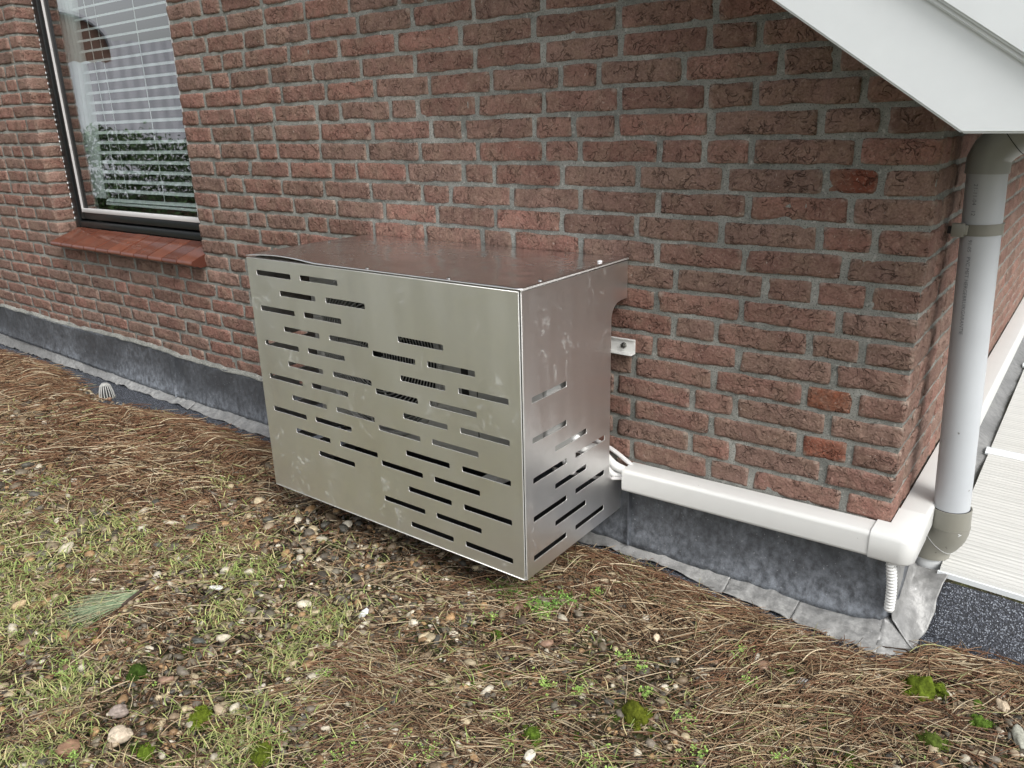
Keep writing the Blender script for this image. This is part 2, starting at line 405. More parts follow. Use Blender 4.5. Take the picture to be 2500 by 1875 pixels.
# side wall bricks
BS = Bricks()
for k in range(-4, 15):
    z0 = k*CH; z1 = z0+BH; seq = ROWS.get(k, 'q' if k % 2 else 'h')
    y = (S_ if seq[0] == 'h' else H_)+.014; r2 = random.Random(k+900)
    while y < 4.2:
        wd = S_ if r2.random() > .3 else H_
        c = brick_tint(1.12)  # same brick, tinted lighter to paint in the side wall's stronger light
        BS.add(-.1, 0., y, y+wd, z0, z1, .03 if y > 1.2 else .016, c, .8)
        # finer grid along y for near ones
        y += wd+.014
wallo = link('wall', B.mesh('wall'), 'brick', house); wallo.location = (0, 0, .3)
swo = link('side_wall', BS.mesh('side_wall'), 'brick', house); swo.location = (0, 0, .3)
mb = MB(); YM = .0028
def plane_x(mb, x0, x1, z0, z1): mb.box(x0, x1, YM, .22, z0, z1)
mb.prism([(XR+.003, -.45), (-.0035, -.45), (-.0035, 1.0), (-1.57, 2.08), (XR+.003, 2.08)], lambda u, v: Vector((u, YM, v)), lambda u, v: Vector((u, .22, v)))
mb.box(-.2, -.0035, .22, 4.3, -.45, .90)
plane_x(mb, XL-.003, XR+.003, -.45, ZB-.035)
plane_x(mb, XL-.003, XR+.003, ZT, 2.08)
plane_x(mb, XEND-.05, XL-.003, -.45, 2.08)
mo = mb.build('mortar', 'mortar', wallo); mo.location = (0, 0, 0)
# gable above the frame, up to the roof slope; roof planes and boards
SL = .697; BX, BZ = .0713, .8802; OV = .30
def zroof(x): return BZ-(x-BX)*SL
g = MB(); xs_ = [-7.25, -1.55]
g.prism([(-7.25, 2.085), (-1.66, 2.085), (-7.25, 2.085+(7.25-1.66)*SL)], lambda u, v: Vector((u, .002, v)), lambda u, v: Vector((u, .2, v)))
go = g.build('gable', 'far_brick', house); go.location = (0, 0, .3)
# upper wall piece between brick rows right of slope is hidden by board; roof slab
g = MB()
g.prism([(.35, BZ+.14-.28*SL-.0), (-7.6, zroof(-7.6)+.14), (-7.6, zroof(-7.6)+.24), (.42, zroof(.42)+.24)], lambda u, v: Vector((u, -OV+.035, v)), lambda u, v: Vector((u, 4.3, v)))
o = g.build('roof', 'pantile', house); o.location = (0, 0, .3)
# soffit
g = MB(); g.prism([(BX+.05, zroof(BX+.05)+.10), (-7.6, zroof(-7.6)+.10), (-7.6, zroof(-7.6)+.118), (BX+.05, zroof(BX+.05)+.118)], lambda u, v: Vector((u, -OV+.03, v)), lambda u, v: Vector((u, -.002, v)))
o = g.build('soffit', 'white_paint', house); o.location = (0, 0, .3)
# barge board: lower board, thin drip lip, upper board standing proud
def slab(name, lo, hi, y0, y1, endx, cut, bev=.003):
    g = MB(); poly = [(BX, BZ), (endx, BZ)] if cut else []
    if cut:
        poly = [(BX, BZ), (endx, BZ-.003), (endx, zroof(endx)+hi if zroof(endx)+hi > BZ+.02 else BZ+.02), (-7.6, zroof(-7.6)+hi), (-7.6, zroof(-7.6)+lo)]
    else:
        poly = [(endx, zroof(endx)+lo), (endx, zroof(endx)+hi), (-7.6, zroof(-7.6)+hi), (-7.6, zroof(-7.6)+lo)]
    g.prism(poly, lambda u, v: Vector((u, y0, v)), lambda u, v: Vector((u, y1, v)))
    bmesh.ops.bevel(g.bm, geom=list(g.bm.edges), offset=bev, segments=2, affect='EDGES')
    return g
GRV = .1633
bb = slab('b', 0, GRV+.01, -OV, -OV+.028, .36, True, .0035).build('barge_board', 'white_paint', house, True); bb.location = (0, 0, .3)
ub = slab('u', GRV, .36, -OV-.016, -OV+.0265, .36, False, .004).build('upper_barge_board', 'white_paint', house, True); ub.location = (0, 0, .3)
g = MB()
g.prism([(.36, zroof(.36)+GRV-.010), (.36, zroof(.36)+GRV+.002), (-7.6, zroof(-7.6)+GRV+.002), (-7.6, zroof(-7.6)+GRV-.010)], lambda u, v: Vector((u, -OV-.007, v)), lambda u, v: Vector((u, -OV+.0, v)))
bmesh.ops.bevel(g.bm, geom=list(g.bm.edges), offset=.002, segments=2, affect='EDGES')
o = g.build('drip_strip', 'white_paint', bb, True)
# eave box running back along the side wall, and gutter
g = MB().box(.004, .335, -OV+.03, 4.2, BZ+.062, BZ+.085); o = g.build('eave_soffit', 'white_paint', house); o.location = (0, 0, .3)
g = MB().box(.337, .36, -OV+.03, 4.2, BZ-.0, BZ+.16, .003); o = g.build('fascia_board', 'white_paint', house, True); o.location = (0, 0, .3)

# ------------------------------------------------------------------ window
FY = .092
def frame_ring(x0, x1, z0, z1, wd, y0, y1, wb=None, bev=.003):
    wb = wb or wd; g = MB()
    g.box(x0, x0+wd, y0, y1, z0, z1, bev); g.box(x1-wd, x1, y0, y1, z0, z1, bev)
    g.box(x0+wd-.001, x1-wd+.001, y0+.0015, y1-.001, z0, z0+wb, bev); g.box(x0+wd-.001, x1-wd+.001, y0+.0015, y1-.001, z1-wd, z1, bev)
    return g
win = frame_ring(XL+.003, XR-.003, .462, ZT-.005, .045, FY, FY+.08, .032).build('window', 'frame_black', house, True); win.location = (0, 0, .3)
sash = frame_ring(XL+.036, XR-.036, .503, ZT-.04, .056, FY+.008, FY+.07, .034).build('sash', 'frame_black', win, True)
bead = MB().box(XL+.0925, XL+.0965, FY+.001, FY+.03, .538, ZT-.08, .001).box(XL+.0965, XR-.1315, FY+.0005, FY+.03, .5375, .558, .004).box(XR-.147, XR-.1315, FY-.004, FY+.03, .558, ZT-.08, .003).build('glazing_bead', 'bead_grey', win, True)
MB().box(XL+.0967, XL+.131, FY+.010, FY+.03, .558, ZT-.08, .002).build('gasket', 'frame_black', win, True)
MB().box(XR-.131, XR-.092, FY+.006, FY+.03, .5375, ZT-.08, .002).build('gasket', 'frame_black', win, True)
g = MB().box(XL+.129, XR-.145, FY+.014, FY+.019, .556, ZT-.09); gl_ = g.build('glass_pane', 'glass', win)
g = MB()
for i in range(58):            # crumbly sealant along the left reveal
    z = .5+i*.025+rng.uniform(-.008, .008); s_ = rng.uniform(.002, .0055)
    g.tube([(XL+.004, FY-.001, z), (XL+.006+s_, FY-.002-s_*.3, z+.004), (XL+.004, FY-.001, z+.012)], [.001, s_*.6, .001], 6)
so_ = g.build('sealant', 'white_paint', win, True); so_['kind'] = 'stuff'
MB().box(XL+.001, XL+.010, FY+.081, .2215, .47, 1.955).build('reveal_lining', 'blind', win)
# sill tiles: glazed, sloping, with nose
g = MB(); nt_ = 11; x0s = XL+.035; x1s = XR+.012; wt = (x1s-x0s)/nt_
for i in range(nt_):
    a = x0s+i*wt+.0022; c = x0s+(i+1)*wt-.0022
    dz = rng.uniform(-.0012, .0012)
    prof = [(.088, .461), (-.060, .407), (-.0655, .402), (-.0655, .390), (-.050, .380), (-.044, .386), (-.030, .374), (-.004, .376), (.088, .415)]
    pr_ = [(y, z+dz) for y, z in prof]
    g.prism(pr_, lambda u, v: Vector((a, u, v)), lambda u, v: Vector((c, u, v)))
bmesh.ops.bevel(g.bm, geom=list(g.bm.edges), offset=.0014, segments=2, affect='EDGES')
sill = g.build('window_sill', 'sill', house, True, 50); sill.location = (0, 0, .3)
g = MB().prism([(.08, .448), (-.05, .400), (-.045, .388), (-.01, .386), (.08, .418)], lambda u, v: Vector((x0s+.004, u, v)), lambda u, v: Vector((x1s-.004, u, v)))
g.build('sill_joints', 'mortar', sill)
# room behind
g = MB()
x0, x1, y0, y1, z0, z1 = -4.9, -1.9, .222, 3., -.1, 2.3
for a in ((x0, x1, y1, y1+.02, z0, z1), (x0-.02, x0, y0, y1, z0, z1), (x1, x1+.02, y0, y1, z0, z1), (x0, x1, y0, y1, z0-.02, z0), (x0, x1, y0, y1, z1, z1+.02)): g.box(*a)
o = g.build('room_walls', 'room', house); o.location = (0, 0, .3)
# venetian blind (hangs inside)
bl = empty('venetian_blind', (-3.32, .19, 1.9)); tag(bl, 'white venetian blind with open slats behind the window glass', 'blind')
zs = .60; n = 0; proto = None
while zs < 1.95:
    if proto is None:
        L_ = -2.75+3.74; prof = [(-.0125, .0), (-.006, .0028), (0, .0038), (.006, .0028), (.0125, 0)]
        Vv = []; A = R(34)
        for xx in np.linspace(-L_/2, L_/2, 14):
            for (py, pz) in prof: Vv.append((xx, py*math.cos(A)-pz*math.sin(A), py*math.sin(A)+pz*math.cos(A)+.0012*math.sin(xx*3)))
        me = npmesh('slat', np.array(Vv), grid(14, 5), True); proto = link('slat', me, 'blind'); o = proto
    else: o = proto.copy(); COL.objects.link(o)
    o.parent = bl; o.location = (-3.245+3.32, -.03, zs-1.9); o.rotation_euler = (0, R(.12*math.sin(n*2.1)), 0)
    zs += .0455; n += 1
for xx in (-3.60, -3.565, -3.19):
    g = MB().tube([(xx, .146 if xx != -3.565 else .172, .6), (xx+.002, .146 if xx != -3.565 else .172, 1.95)], .0016, 6); o = g.build('cord', 'blind', bl); o.location = -bl.location
g = MB().box(-3.74, -2.75, .147, .173, .575, .587, .003); o = g.build('bottom_rail', 'blind', bl, True); o.location = -bl.location
# curtain at left
ct = []; nu = 60
for z in np.linspace(.60, 1.98, 24):
    for i in range(nu):
        u = i/(nu-1); xx = -3.965+u*(.16+.04*(z-.6)); ct.append((xx, .20+.014*math.sin(u*30+z*1.2)+.005*math.sin(z*9+u*5), z))
cu = link('curtain', npmesh('curtain', np.array(ct), grid(24, nu), True), 'curtain'); tag(cu, 'sheer white curtain at the left inside the window', 'curtain')

# ------------------------------------------------------------------ lead flashing (thing)
lf = empty('lead_flashing', (0, 0, -.28)); tag(lf, 'grey lead flashing along the foot of the brick wall, wrapping the corner', 'flashing')
def surf(name, fn, nu, nv, material, parent, thick=.0025):
    u, v = np.meshgrid(np.linspace(0, 1, nu), np.linspace(0, 1, nv), indexing='ij')
    P = fn(u.ravel(), v.ravel()); me = npmesh(name, P, grid(nu, nv), True)
    o = link(name, me, material, parent); md = o.modifiers.new('s', 'SOLIDIFY'); md.thickness = thick; md.offset = 0
    if parent is not None: o.location = -Vector(parent.location)
    return o
def crease(x): return -.262+.012*np.clip((x+.5)/.5, 0, 1)*0+.018*np.clip((x+.12)/.13, 0, 1)**2+.035*np.clip((-x-2.9)/1.2, 0, 1)+.01*np.sin(x*2.1)*np.clip((-x-1.5), 0, 1)
def top_l(x): return np.where(x < -1.9, -.068+.018*np.clip((-x-2.3)/1., 0, 1)+.004*np.sin(x*5), -.040)
def f_up(u, v):
    x = -7.2+u*7.215; zt = top_l(x); zb = crease(x); z = zt+(zb-zt)*v
    y = -.014-.016*v**2+n3(x, 0*x, z, 3, 11)*.004+n3(x, 0*x, z, 14, 12)*.0012
    y = y+.0028*np.floor((x+7.2)/1.17 % 2)     # overlapping sheets
    return np.stack([x, y, z], -1)
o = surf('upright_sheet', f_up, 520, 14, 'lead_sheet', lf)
for xs in (-.672, -3.05, -5.4):
    g = MB().box(xs, xs+.0025, -.038, -.01, crease(np.array([xs]))[0]+.001, -.07); o = g.build('sheet_seam', 'lead_sheet', lf); o.location = -Vector(lf.location)
# rounded corner and side upright
def f_cor(u, v):
    a = u*math.pi/2; zt = -.045; zb = -.244+.03*u; z = zt+(zb-zt)*v; rr = .018+.012*v**2
    return np.stack([.012+rr*np.sin(a)*.9, .012-.006-rr*np.cos(a)*1.15, z], -1)
surf('corner_sheet', f_cor, 12, 12, 'lead_sheet', lf)
def f_side(u, v):
    y = .004+u*4.1; zt = -.045+0*y; zb = -.21+.10*np.clip(y/.16, 0, 1); z = zt+(zb-zt)*v
    x = .030+.008*v**2+n3(0*y, y, z, 5, 13)*.003
    return np.stack([x, y, z], -1)
surf('side_sheet', f_side, 160, 8, 'lead_sheet', lf)
# apron in front (separate pieces)
def outer_y(x): return np.interp(x, [-7, -4.96, -3.98, -2.32, -1.5, -.75, -.596, -.351, -.171, -.032, .063], [-.05, -.050, -.048, -.078, -.075, -.06, -.05, -.085, -.099, -.108, -.112])
def edge_y(x): return -.045*np.clip((-x-1.5)/.6, 0, 1)*(1+.5*np.sin(x*3.3))-.012*(x < .06)+np.where(x < .06, outer_y(np.clip(x, -7, .06)), np.interp(x, [.06, .085, .12, .3], [-.112, -.075, .01, .028]))
def apron(xa, xb, seed, ypr=0.):
    def fn(u, v):
        x = xa+u*(xb-xa); zc = crease(x)-.001; yo = outer_y(x)+n3(x, 0*x, 0*x, 9, seed)*.004; y = -.0245+(yo+.0245)*v+ypr*v
        z = zc+(-.284-zc)*(v**.8); cr_ = n3(x, y, z, 16, seed+1)*.007+n3(x, y, z, 45, seed+2)*.005
        return np.stack([x, y+cr_*.3, z+cr_+.004+.002*np.sin(x*50)*v], -1)
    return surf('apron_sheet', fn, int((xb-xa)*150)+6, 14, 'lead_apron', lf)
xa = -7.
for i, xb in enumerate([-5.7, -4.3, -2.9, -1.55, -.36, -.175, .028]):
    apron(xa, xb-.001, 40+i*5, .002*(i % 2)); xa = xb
# front corner tongue and side skirt lying over the upstand
def f_tongue(u, v):
    a = u*.75*math.pi/2
    x0 = .020+.010*np.sin(a); y0 = -.022+.012*(1-np.cos(a)); z0 = -.236+.0*u
    xo = .024+.075*u; yo = -.112+.055*u**1.5; zo = -.284+0*u
    k = v**.8; P = np.stack([x0+(xo-x0)*v, y0+(yo-y0)*v, z0+(zo-z0)*k], -1)
    P[:, 2] += n3(P[:, 0], P[:, 1], P[:, 2], 25, 77)*.003+.004*np.sin(u*9)*v; return P
surf('corner_tongue', f_tongue, 26, 18, 'lead_apron', lf)
def f_skirt(u, v):   # u along y, v down the wall then outwards
    y0 = -.026+.170*u; zc = -.232+.06*u**1.2
    xo = .094+.030*u; yo = -.045+.182*u; zo = -.280+.124*np.clip((yo-.025)/.10, 0, 1)
    k = np.clip(v/.45, 0, 1); m_ = np.clip((v-.35)/.65, 0, 1); m2 = m_*m_*(3-2*m_)*.5+m_*.5
    x = .026+.008*np.clip(u*6, 0, 1)+.004*k; z = -.055+(zc+.055)*k; y = y0
    P = np.stack([x+(xo-x)*m_, y+(yo-y)*m_, z+(zo-z)*m2], -1)
    P[:, 2] += (n3(P[:, 0], P[:, 1], P[:, 2], 22, 81)*.008+n3(P[:, 0], P[:, 1], P[:, 2], 60, 82)*.0022)*np.minimum(1, v*3)
    P[:, 0] += n3(P[:, 0], P[:, 1], P[:, 2], 30, 83)*.005*v; return P
surf('side_skirt', f_skirt, 36, 30, 'lead_apron', lf)
def f_ss(u, v):
    y = .26+u*3.8; x = .034+(.075+.01*np.sin(y*7))*v; z = -.115-.055*v**.7+n3(x, y, 0*y, 18, 91)*.007
    return np.stack([x, y, z], -1)
surf('side_strip', f_ss, 260, 9, 'lead_apron', lf)
# mortar fillet above the lead at left
def f_fil(u, v):
    x = -7.1+u*5.2; zt = top_l(x)+.012+n3(x, 0*x, 0*x, 20, 31)*.004; y = -.001-.016*v; z = zt-.016*v
    return np.stack([x, y+n3(x, y, z, 60, 32)*.002, z], -1)
o = surf('mortar_fillet', f_fil, 400, 4, 'mortar', None, .003); o.parent = house; o.location = (0, 0, .3)

# ------------------------------------------------------------------ cable trunking
tk = empty('cable_trunking', (-.3, -.03, -.03)); tag(tk, 'cream-white plastic cable trunking along the wall foot, turning the corner', 'trunking')
def rr_prof(y0, y1, z0, z1, r, n=5, corners='ff'):   # profile in (d,z): d outward
    P = []
    for (cy, cz, a0) in ((y1-r, z1-r, 0), (y0+.0015, z1-.0015, 90), (y0+.0015, z0+.0015, 180), (y1-r, z0+r, 270)):
        rr = r if a0 in (0, 270) else .0015
        for i in range(n+1):
            a = R(a0+90*i/n); P.append((cy+rr*math.cos(a), cz+rr*math.sin(a)))
    return P
D = .066
def tsweep(path, prof, name, material, parent):   # path: list of (origin, outward dir, z shift)
    rings = []; bm = bmesh.new()
    for (o_, d_, zz) in path: rings.append([bm.verts.new(Vector(o_)+Vector(d_)*d+Vector((0, 0, z+zz))) for d, z in prof])
    n = len(prof)
    for a, b2 in zip(rings, rings[1:]):
        for k in range(n): bm.faces.new((a[k], a[(k+1) % n], b2[(k+1) % n], b2[k]))
    bm.faces.new(rings[0][::-1]); bm.faces.new(rings[-1]); bmesh.ops.recalc_face_normals(bm, faces=bm.faces)
    me = bpy.data.meshes.new(name); bm.to_mesh(me); bm.free(); me.polygons.foreach_set('use_smooth', [True]*len(me.polygons)); me.set_sharp_from_angle(angle=R(40))
    o = link(name, me, material, parent); o.location = -Vector(parent.location); return o
yw = -.0025
p1 = rr_prof(0, D, -.066, .0, .011)
tsweep([((-.676, yw, 0), (0, -1, 0), -.009), ((-.674, yw, 0), (0, -1, 0), -.009), ((-.024, yw, 0), (0, -1, 0), .001)], p1, 'straight_cover', 'pvc_cream', tk)
p2 = rr_prof(0, D+.003, -.068, .003, .012)
path = [((-.026, yw, 0), (0, -1, 0), .001), ((.0, yw, 0), (0, -1, 0), .001)]
# outer radius corner: build as polygon plan extruded with rounded outer edges
def corner_plan(inset):
    pts = [(-.026, -.003), (-.026, -(D+.0055)+inset)]
    rc = .034; cx = D+.0055-rc-.002; cy = -(D+.0055)+rc
    for i in range(9):
        a = R(-90+90*i/8); pts.append((cx+(rc-inset)*math.cos(a), cy+(rc-inset)*math.sin(a)))
    pts += [(cx+rc-inset, .085), (.003, .085), (.003, -.003)]
    return pts
bm = bmesh.new(); lv = []
prof = [(.012, -.068), (.004, -.0655), (0., -.060), (0., -.012+.003), (.0035, -.001), (.010, .004)]
for ins, z in prof: lv.append([bm.verts.new((x, y, z+.001)) for x, y in corner_plan(ins)])
for a, b2 in zip(lv, lv[1:]):
    for k in range(len(a)): bm.faces.new((a[k], a[(k+1) % len(a)], b2[(k+1) % len(a)], b2[k]))
bm.faces.new(lv[0][::-1]); bm.faces.new(lv[-1]); bmesh.ops.recalc_face_normals(bm, faces=bm.faces)
me = bpy.data.meshes.new('corner_cover'); bm.to_mesh(me); bm.free(); me.polygons.foreach_set('use_smooth', [True]*len(me.polygons)); me.set_sharp_from_angle(angle=R(40))
o = link('corner_cover', me, 'pvc_cream', tk); o.location = -Vector(tk.location)
tsweep([((.003, .083, 0), (1, 0, 0), .001), ((.003, 4.1, 0), (1, 0, 0), -.0)], p1, 'side_cover', 'pvc_cream', tk)
# flexible conduit under the corner
fh = []; rad = []
for i in range(90):
    s_ = i/89; z = -.066-.136*s_; fh.append((.022+.008*s_+.004*math.sin(s_*3), -.052+.012*s_, z)); rad.append(.0105+.0016*math.sin(i*2*math.pi/5.6))
g = MB().tube(fh, rad, 18); o = g.build('drain_hose', 'pvc_cream', None, True, 60); tag(o, 'short cream ribbed drain hose hanging from the trunking corner', 'hose')
# cables leaving the trunking
cabs = []
for i, (dy, z0, bend) in enumerate([(-.018, -.016, .05), (-.034, -.028, .035), (-.048, -.040, .02)]):
    pts = []
    for s_ in np.linspace(0, 1, 16):
        pts.append((-.668-.17*s_, dy-.05*s_-.04*s_*s_*(i+1)*.6, z0+bend*s_*1.7-.02*math.sin(s_*3.1)*(i-1)))
    g = MB().tube(pts, .0062-.0006*i, 10); o = g.build('cable', 'cable_grey', None, True)
    tag(o, ['topmost grey cable entering the left end of the trunking', 'middle grey cable entering the left end of the trunking', 'lowest grey cable entering the left end of the trunking'][i], 'cable', 'cables entering the trunking')
    cabs.append(o)

# ------------------------------------------------------------------ downpipe
dp = empty('downpipe', (.1, .19, -.2)); tag(dp, 'grey plastic downpipe with darker elbows beside the house corner', 'downpipe')
A0 = Vector((.0605, .2, .785)); A1 = Vector((.1015, .19, -.022))
def axis(z): return A0+(A1-A0)*((z-A0.z)/(A1.z-A0.z))
def dpp(g, name, m_, sm=True): o = g.build(name, m_, dp, sm, 30); o.location = -Vector(dp.location); return o
pipe = dpp(MB().tube([axis(.80), axis(.6), axis(.4), axis(.2), A1], .040, 48), 'pipe', 'pvc_grey')
def arc(c0, dirs, segs):
    pts = [Vector(c0)]
    for d, l in zip(dirs, segs): pts.append(pts[-1]+Vector(d).normalized()*l)
    return pts
# top elbow, mitred-looking 45 degree bend
t0 = axis(.797)
pts = [t0+Vector((0, 0, -.012)), t0, t0+Vector((0, 0, .018)), t0+Vector((.006, 0, .034)), t0+Vector((.018, 0, .049)), t0+Vector((.034, 0, .062)), t0+Vector((.10, 0, .110)), t0+Vector((.22, 0, .195))]
paint('pvc_top', (.33, .34, .32), .4, .2, 12); dpp(MB().tube(pts, [.0435, .0435, .0435, .0432, .043, .043, .043, .043], 40), 'top_elbow', 'pvc_top')
dpp(MB().tube([t0+Vector((.0350, 0, .0627)), t0+Vector((.0362, 0, .0636))], .0440, 40), 'elbow_seam', 'dark')
# bottom elbows
e0 = axis(-.008); d0 = (A1-A0).normalized(); dm = Vector((-.62, .05, -.78)).normalized()
pts = [e0, e0+d0*.012, e0+d0*.05]; c = pts[-1]
for k in range(1, 6): d = (d0*(1-k/5)+dm*(k/5)).normalized(); c = c+d*.0085; pts.append(c)
pts.append(c+dm*.004)
el = dpp(MB().tube(pts, [.0452]+[.0450]+[.0450]*(len(pts)-2), 40), 'bottom_elbow', 'pvc_fitting')
g = MB().tube([e0+d0*.048, e0+d0*.0495], .0457, 40); dpp(g, 'elbow_rim', 'pvc_fitting')
g = MB().tube([e0+d0*-.0005, e0+d0*.0018], .0425, 40); dpp(g, 'seal_ring', 'dark')
c2 = pts[-1]; dpp(MB().tube([c2-dm*.0002, c2+dm*.0006], .0455, 40), 'white_seal', 'pvc_white')
pts = [c2+dm*.001]; c = pts[0]+dm*.006; pts.append(c)
for k in range(1, 6): d = (dm*(1-k/5)+Vector((0, 0, -1))*(k/5)).normalized(); c = c+d*.0085; pts.append(c)
dpp(MB().tube(pts, .0448, 40), 'lower_elbow', 'pvc_fitting')
dpp(MB().tube([pts[-1]+Vector((0, 0, .01)), pts[-1]+Vector((0, 0, -.22))], .040, 40), 'lower_pipe', 'pvc_white')
# clamp
ck = axis(.665); dn = (A0-A1).normalized()
cl = dpp(MB().tube([ck-dn*.012, ck-dn*.0115, ck+dn*.0115, ck+dn*.012], [.0405, .0432, .0432, .0405], 40), 'clamp', 'pvc_fitting')
MB().tube([ck+dn*.010, ck+dn*.013], .0445, 40).build('clamp_rim', 'pvc_fitting', cl, True)
MB().box(ck.x-.052, ck.x-.026, ck.y-.052, ck.y-.040, ck.z-.014, ck.z+.016, .002).box(ck.x-.04, ck.x-.02, ck.y-.048, ck.y-.03, ck.z-.010, ck.z+.012, .002).build('clamp_lug', 'pvc_fitting', cl, True)
MB().box(ck.x-.060, ck.x-.034, ck.y-.046, ck.y-.034, ck.z-.008, ck.z+.008, .002).build('clamp_bolt', 'dark', cl, True)
# printed text on the pipe, reading downwards
def wrap_text(txt, size, z_top, ang, name, radius=.0404, flip=True):
    cu_ = bpy.data.curves.new('t', 'FONT'); cu_.body = txt; cu_.size = size; cu_.resolution_u = 2
    ob = bpy.data.objects.new('t', cu_); COL.objects.link(ob); bpy.context.view_layer.update()
    me = bpy.data.meshes.new_from_object(ob.evaluated_get(bpy.context.evaluated_depsgraph_get())); bpy.data.objects.remove(ob)
    for v in me.vertices:
        s_, h = v.co.x, v.co.y
        z = z_top-s_; c = axis(z); a = ang+h/radius
        v.co = Vector((c.x+radius*math.cos(a), c.y+radius*math.sin(a), z))
    me.name = name; return link(name, me, 'text', pipe)
TA = math.atan2(-2.0, .12)-R(33)
wrap_text('21-11-04   12', .0125, .765, TA+R(3), 'printed_date')
wrap_text('91-05   PVC MET HERGEBRUIKGARANTIE', .0118, .645, TA+R(3), 'printed_text')
wrap_text('A', .012, -.058, TA+R(62), 'printed_letter', .0455).data.materials[0] = M['pvc_white']

# ------------------------------------------------------------------ lower polycarbonate roof
vr = empty('veranda_roof', (.6, .135, -.2)); tag(vr, 'translucent ribbed polycarbonate roof sheets on the right, below the downpipe', 'roof')
PX0, PY0, PZ0 = .104, .128, -.158
def pz(x): return PZ0-.03*(x-PX0)
def sheet(ya, yb, dz, name):
    ys = np.arange(ya, yb, .0042); V_ = []; nx = 3
    for i, y in enumerate(ys):
        rz = .0011 if i % 4 == 0 else (0 if i % 4 != 2 else -.0002)
        for x in (PX0, 1., 2.6): V_.append((x, y, pz(x)+dz+rz))
    me = npmesh(name, np.array(V_), grid(len(ys), nx), False); o = link(name, me, 'poly', vr); o.location = -Vector(vr.location)
    md = o.modifiers.new('s', 'SOLIDIFY'); md.thickness = .010; md.offset = 1 if False else -1
    return o
sheet(PY0+.004, .97, 0, 'polycarbonate_sheet'); sheet(1.03, 2.1, 0, 'polycarbonate_sheet'); sheet(2.16, 3.3, 0, 'polycarbonate_sheet')
def bar(y, name='aluminium_profile'):
    g = MB().prism([(-.030, .004), (.030, .004), (.030, .010), (.012, .016), (-.012, .016), (-.030, .010)], lambda u, v: Vector((PX0-.01, y+u, pz(PX0)+v)), lambda u, v: Vector((2.6, y+u, pz(2.6)+v)))
    o = g.build(name, 'white_paint', vr); o.location = -Vector(vr.location)
    g = MB().tube([(PX0+.11, y, pz(.2)+.014), (PX0+.11, y, pz(.2)+.0195)], .0045, 10); s2 = g.build('profile_screw', 'screw', o, True); 
bar(1.0); bar(2.13)
g = MB().prism([(-.003, -.011), (.003, -.011), (.003, .002), (-.003, .002)], lambda u, v: Vector((PX0-.004, PY0+u, pz(PX0)+v)), lambda u, v: Vector((2.6, PY0+u, pz(2.6)+v)))
o = g.build('edge_profile', 'white_paint', vr); o.location = -Vector(vr.location)
# granular bitumen upstand at the roof edge
def f_ust(u, v):
    x = .05+u*2.4; y = .122-.088*v**.9+.006*np.sin(v*3.1); z = -.180-.112*v-.012*np.clip((.13-x)/.05, 0, 1)-.006*np.sin(v*3.1)*-1
    z = z+n3(x, y, 0*x, 9, 52)*.003
    return np.stack([x, y, z], -1)
ru = surf('roof_upstand', f_ust, 160, 14, 'bitumen', None, .004); tag(ru, 'black granular bitumen edge sloping up to the polycarbonate roof', 'roof edge')

# ------------------------------------------------------------------ ground (roof surface)
GX0, GX1, GY0, GY1 = -5.6, 1.1, -2.3, .06
def mat_h(x, y):     # height of needle drifts
    yo = edge_y(x)
    d = yo-y                                   # distance from the lead edge
    bare = np.exp(-((((x+3.38)/.46)**2+((y+.17)/.14)**2))**1.6)
    ridge = np.exp(-((d-.16)/.06)**2)*(.020-.014*np.clip((x+.35)/.3, 0, 1))
    h = ridge*(1-bare)+.010*np.clip((d-.02)/.06, 0, 1)+n3(x, y, 0*x, 3.1, 61)*.008+n3(x, y, 0*x, 9, 62)*.004
    return np.clip(h, 0, 1)*np.clip((d-.012)/.045, 0, 1)*(1-.9*bare)
def gz(x, y): return -.284+mat_h(x, y)
g = MB().box(-9, 3, -6.2, .3, -.6, -.2845)
ro = g.build('ground', 'bitumen'); 
u, v = np.meshgrid(np.linspace(0, 1, 420), np.linspace(0, 1, 150), indexing='ij')
X = (GX0+u*(GX1-GX0)).ravel(); Y = (GY0+v*(GY1-GY0)).ravel(); Z = gz(X, Y)-.003+np.where(mat_h(X, Y) < .001, -.006, 0.)
me = npmesh('gravel_bed', np.stack([X, Y, Z], -1), grid(420, 150), True)
tag(ro, kind='structure')
gb = link('gravel_bed', me, 'ground'); tag(gb, kind='structure')
g = MB().box(-9, GX0, -6, -.11, -.284, -.277).box(GX0, GX1, -6, GY0, -.284, -.277).box(GX1, 3, -6, .0, -.284, -.277); o = g.build('gravel_field', 'ground'); tag(o, kind='structure')
g = MB().box(-200, 200, -200, 200, -3.2, -3.1); o = g.build('lower_ground', 'ground'); tag(o, kind='structure')

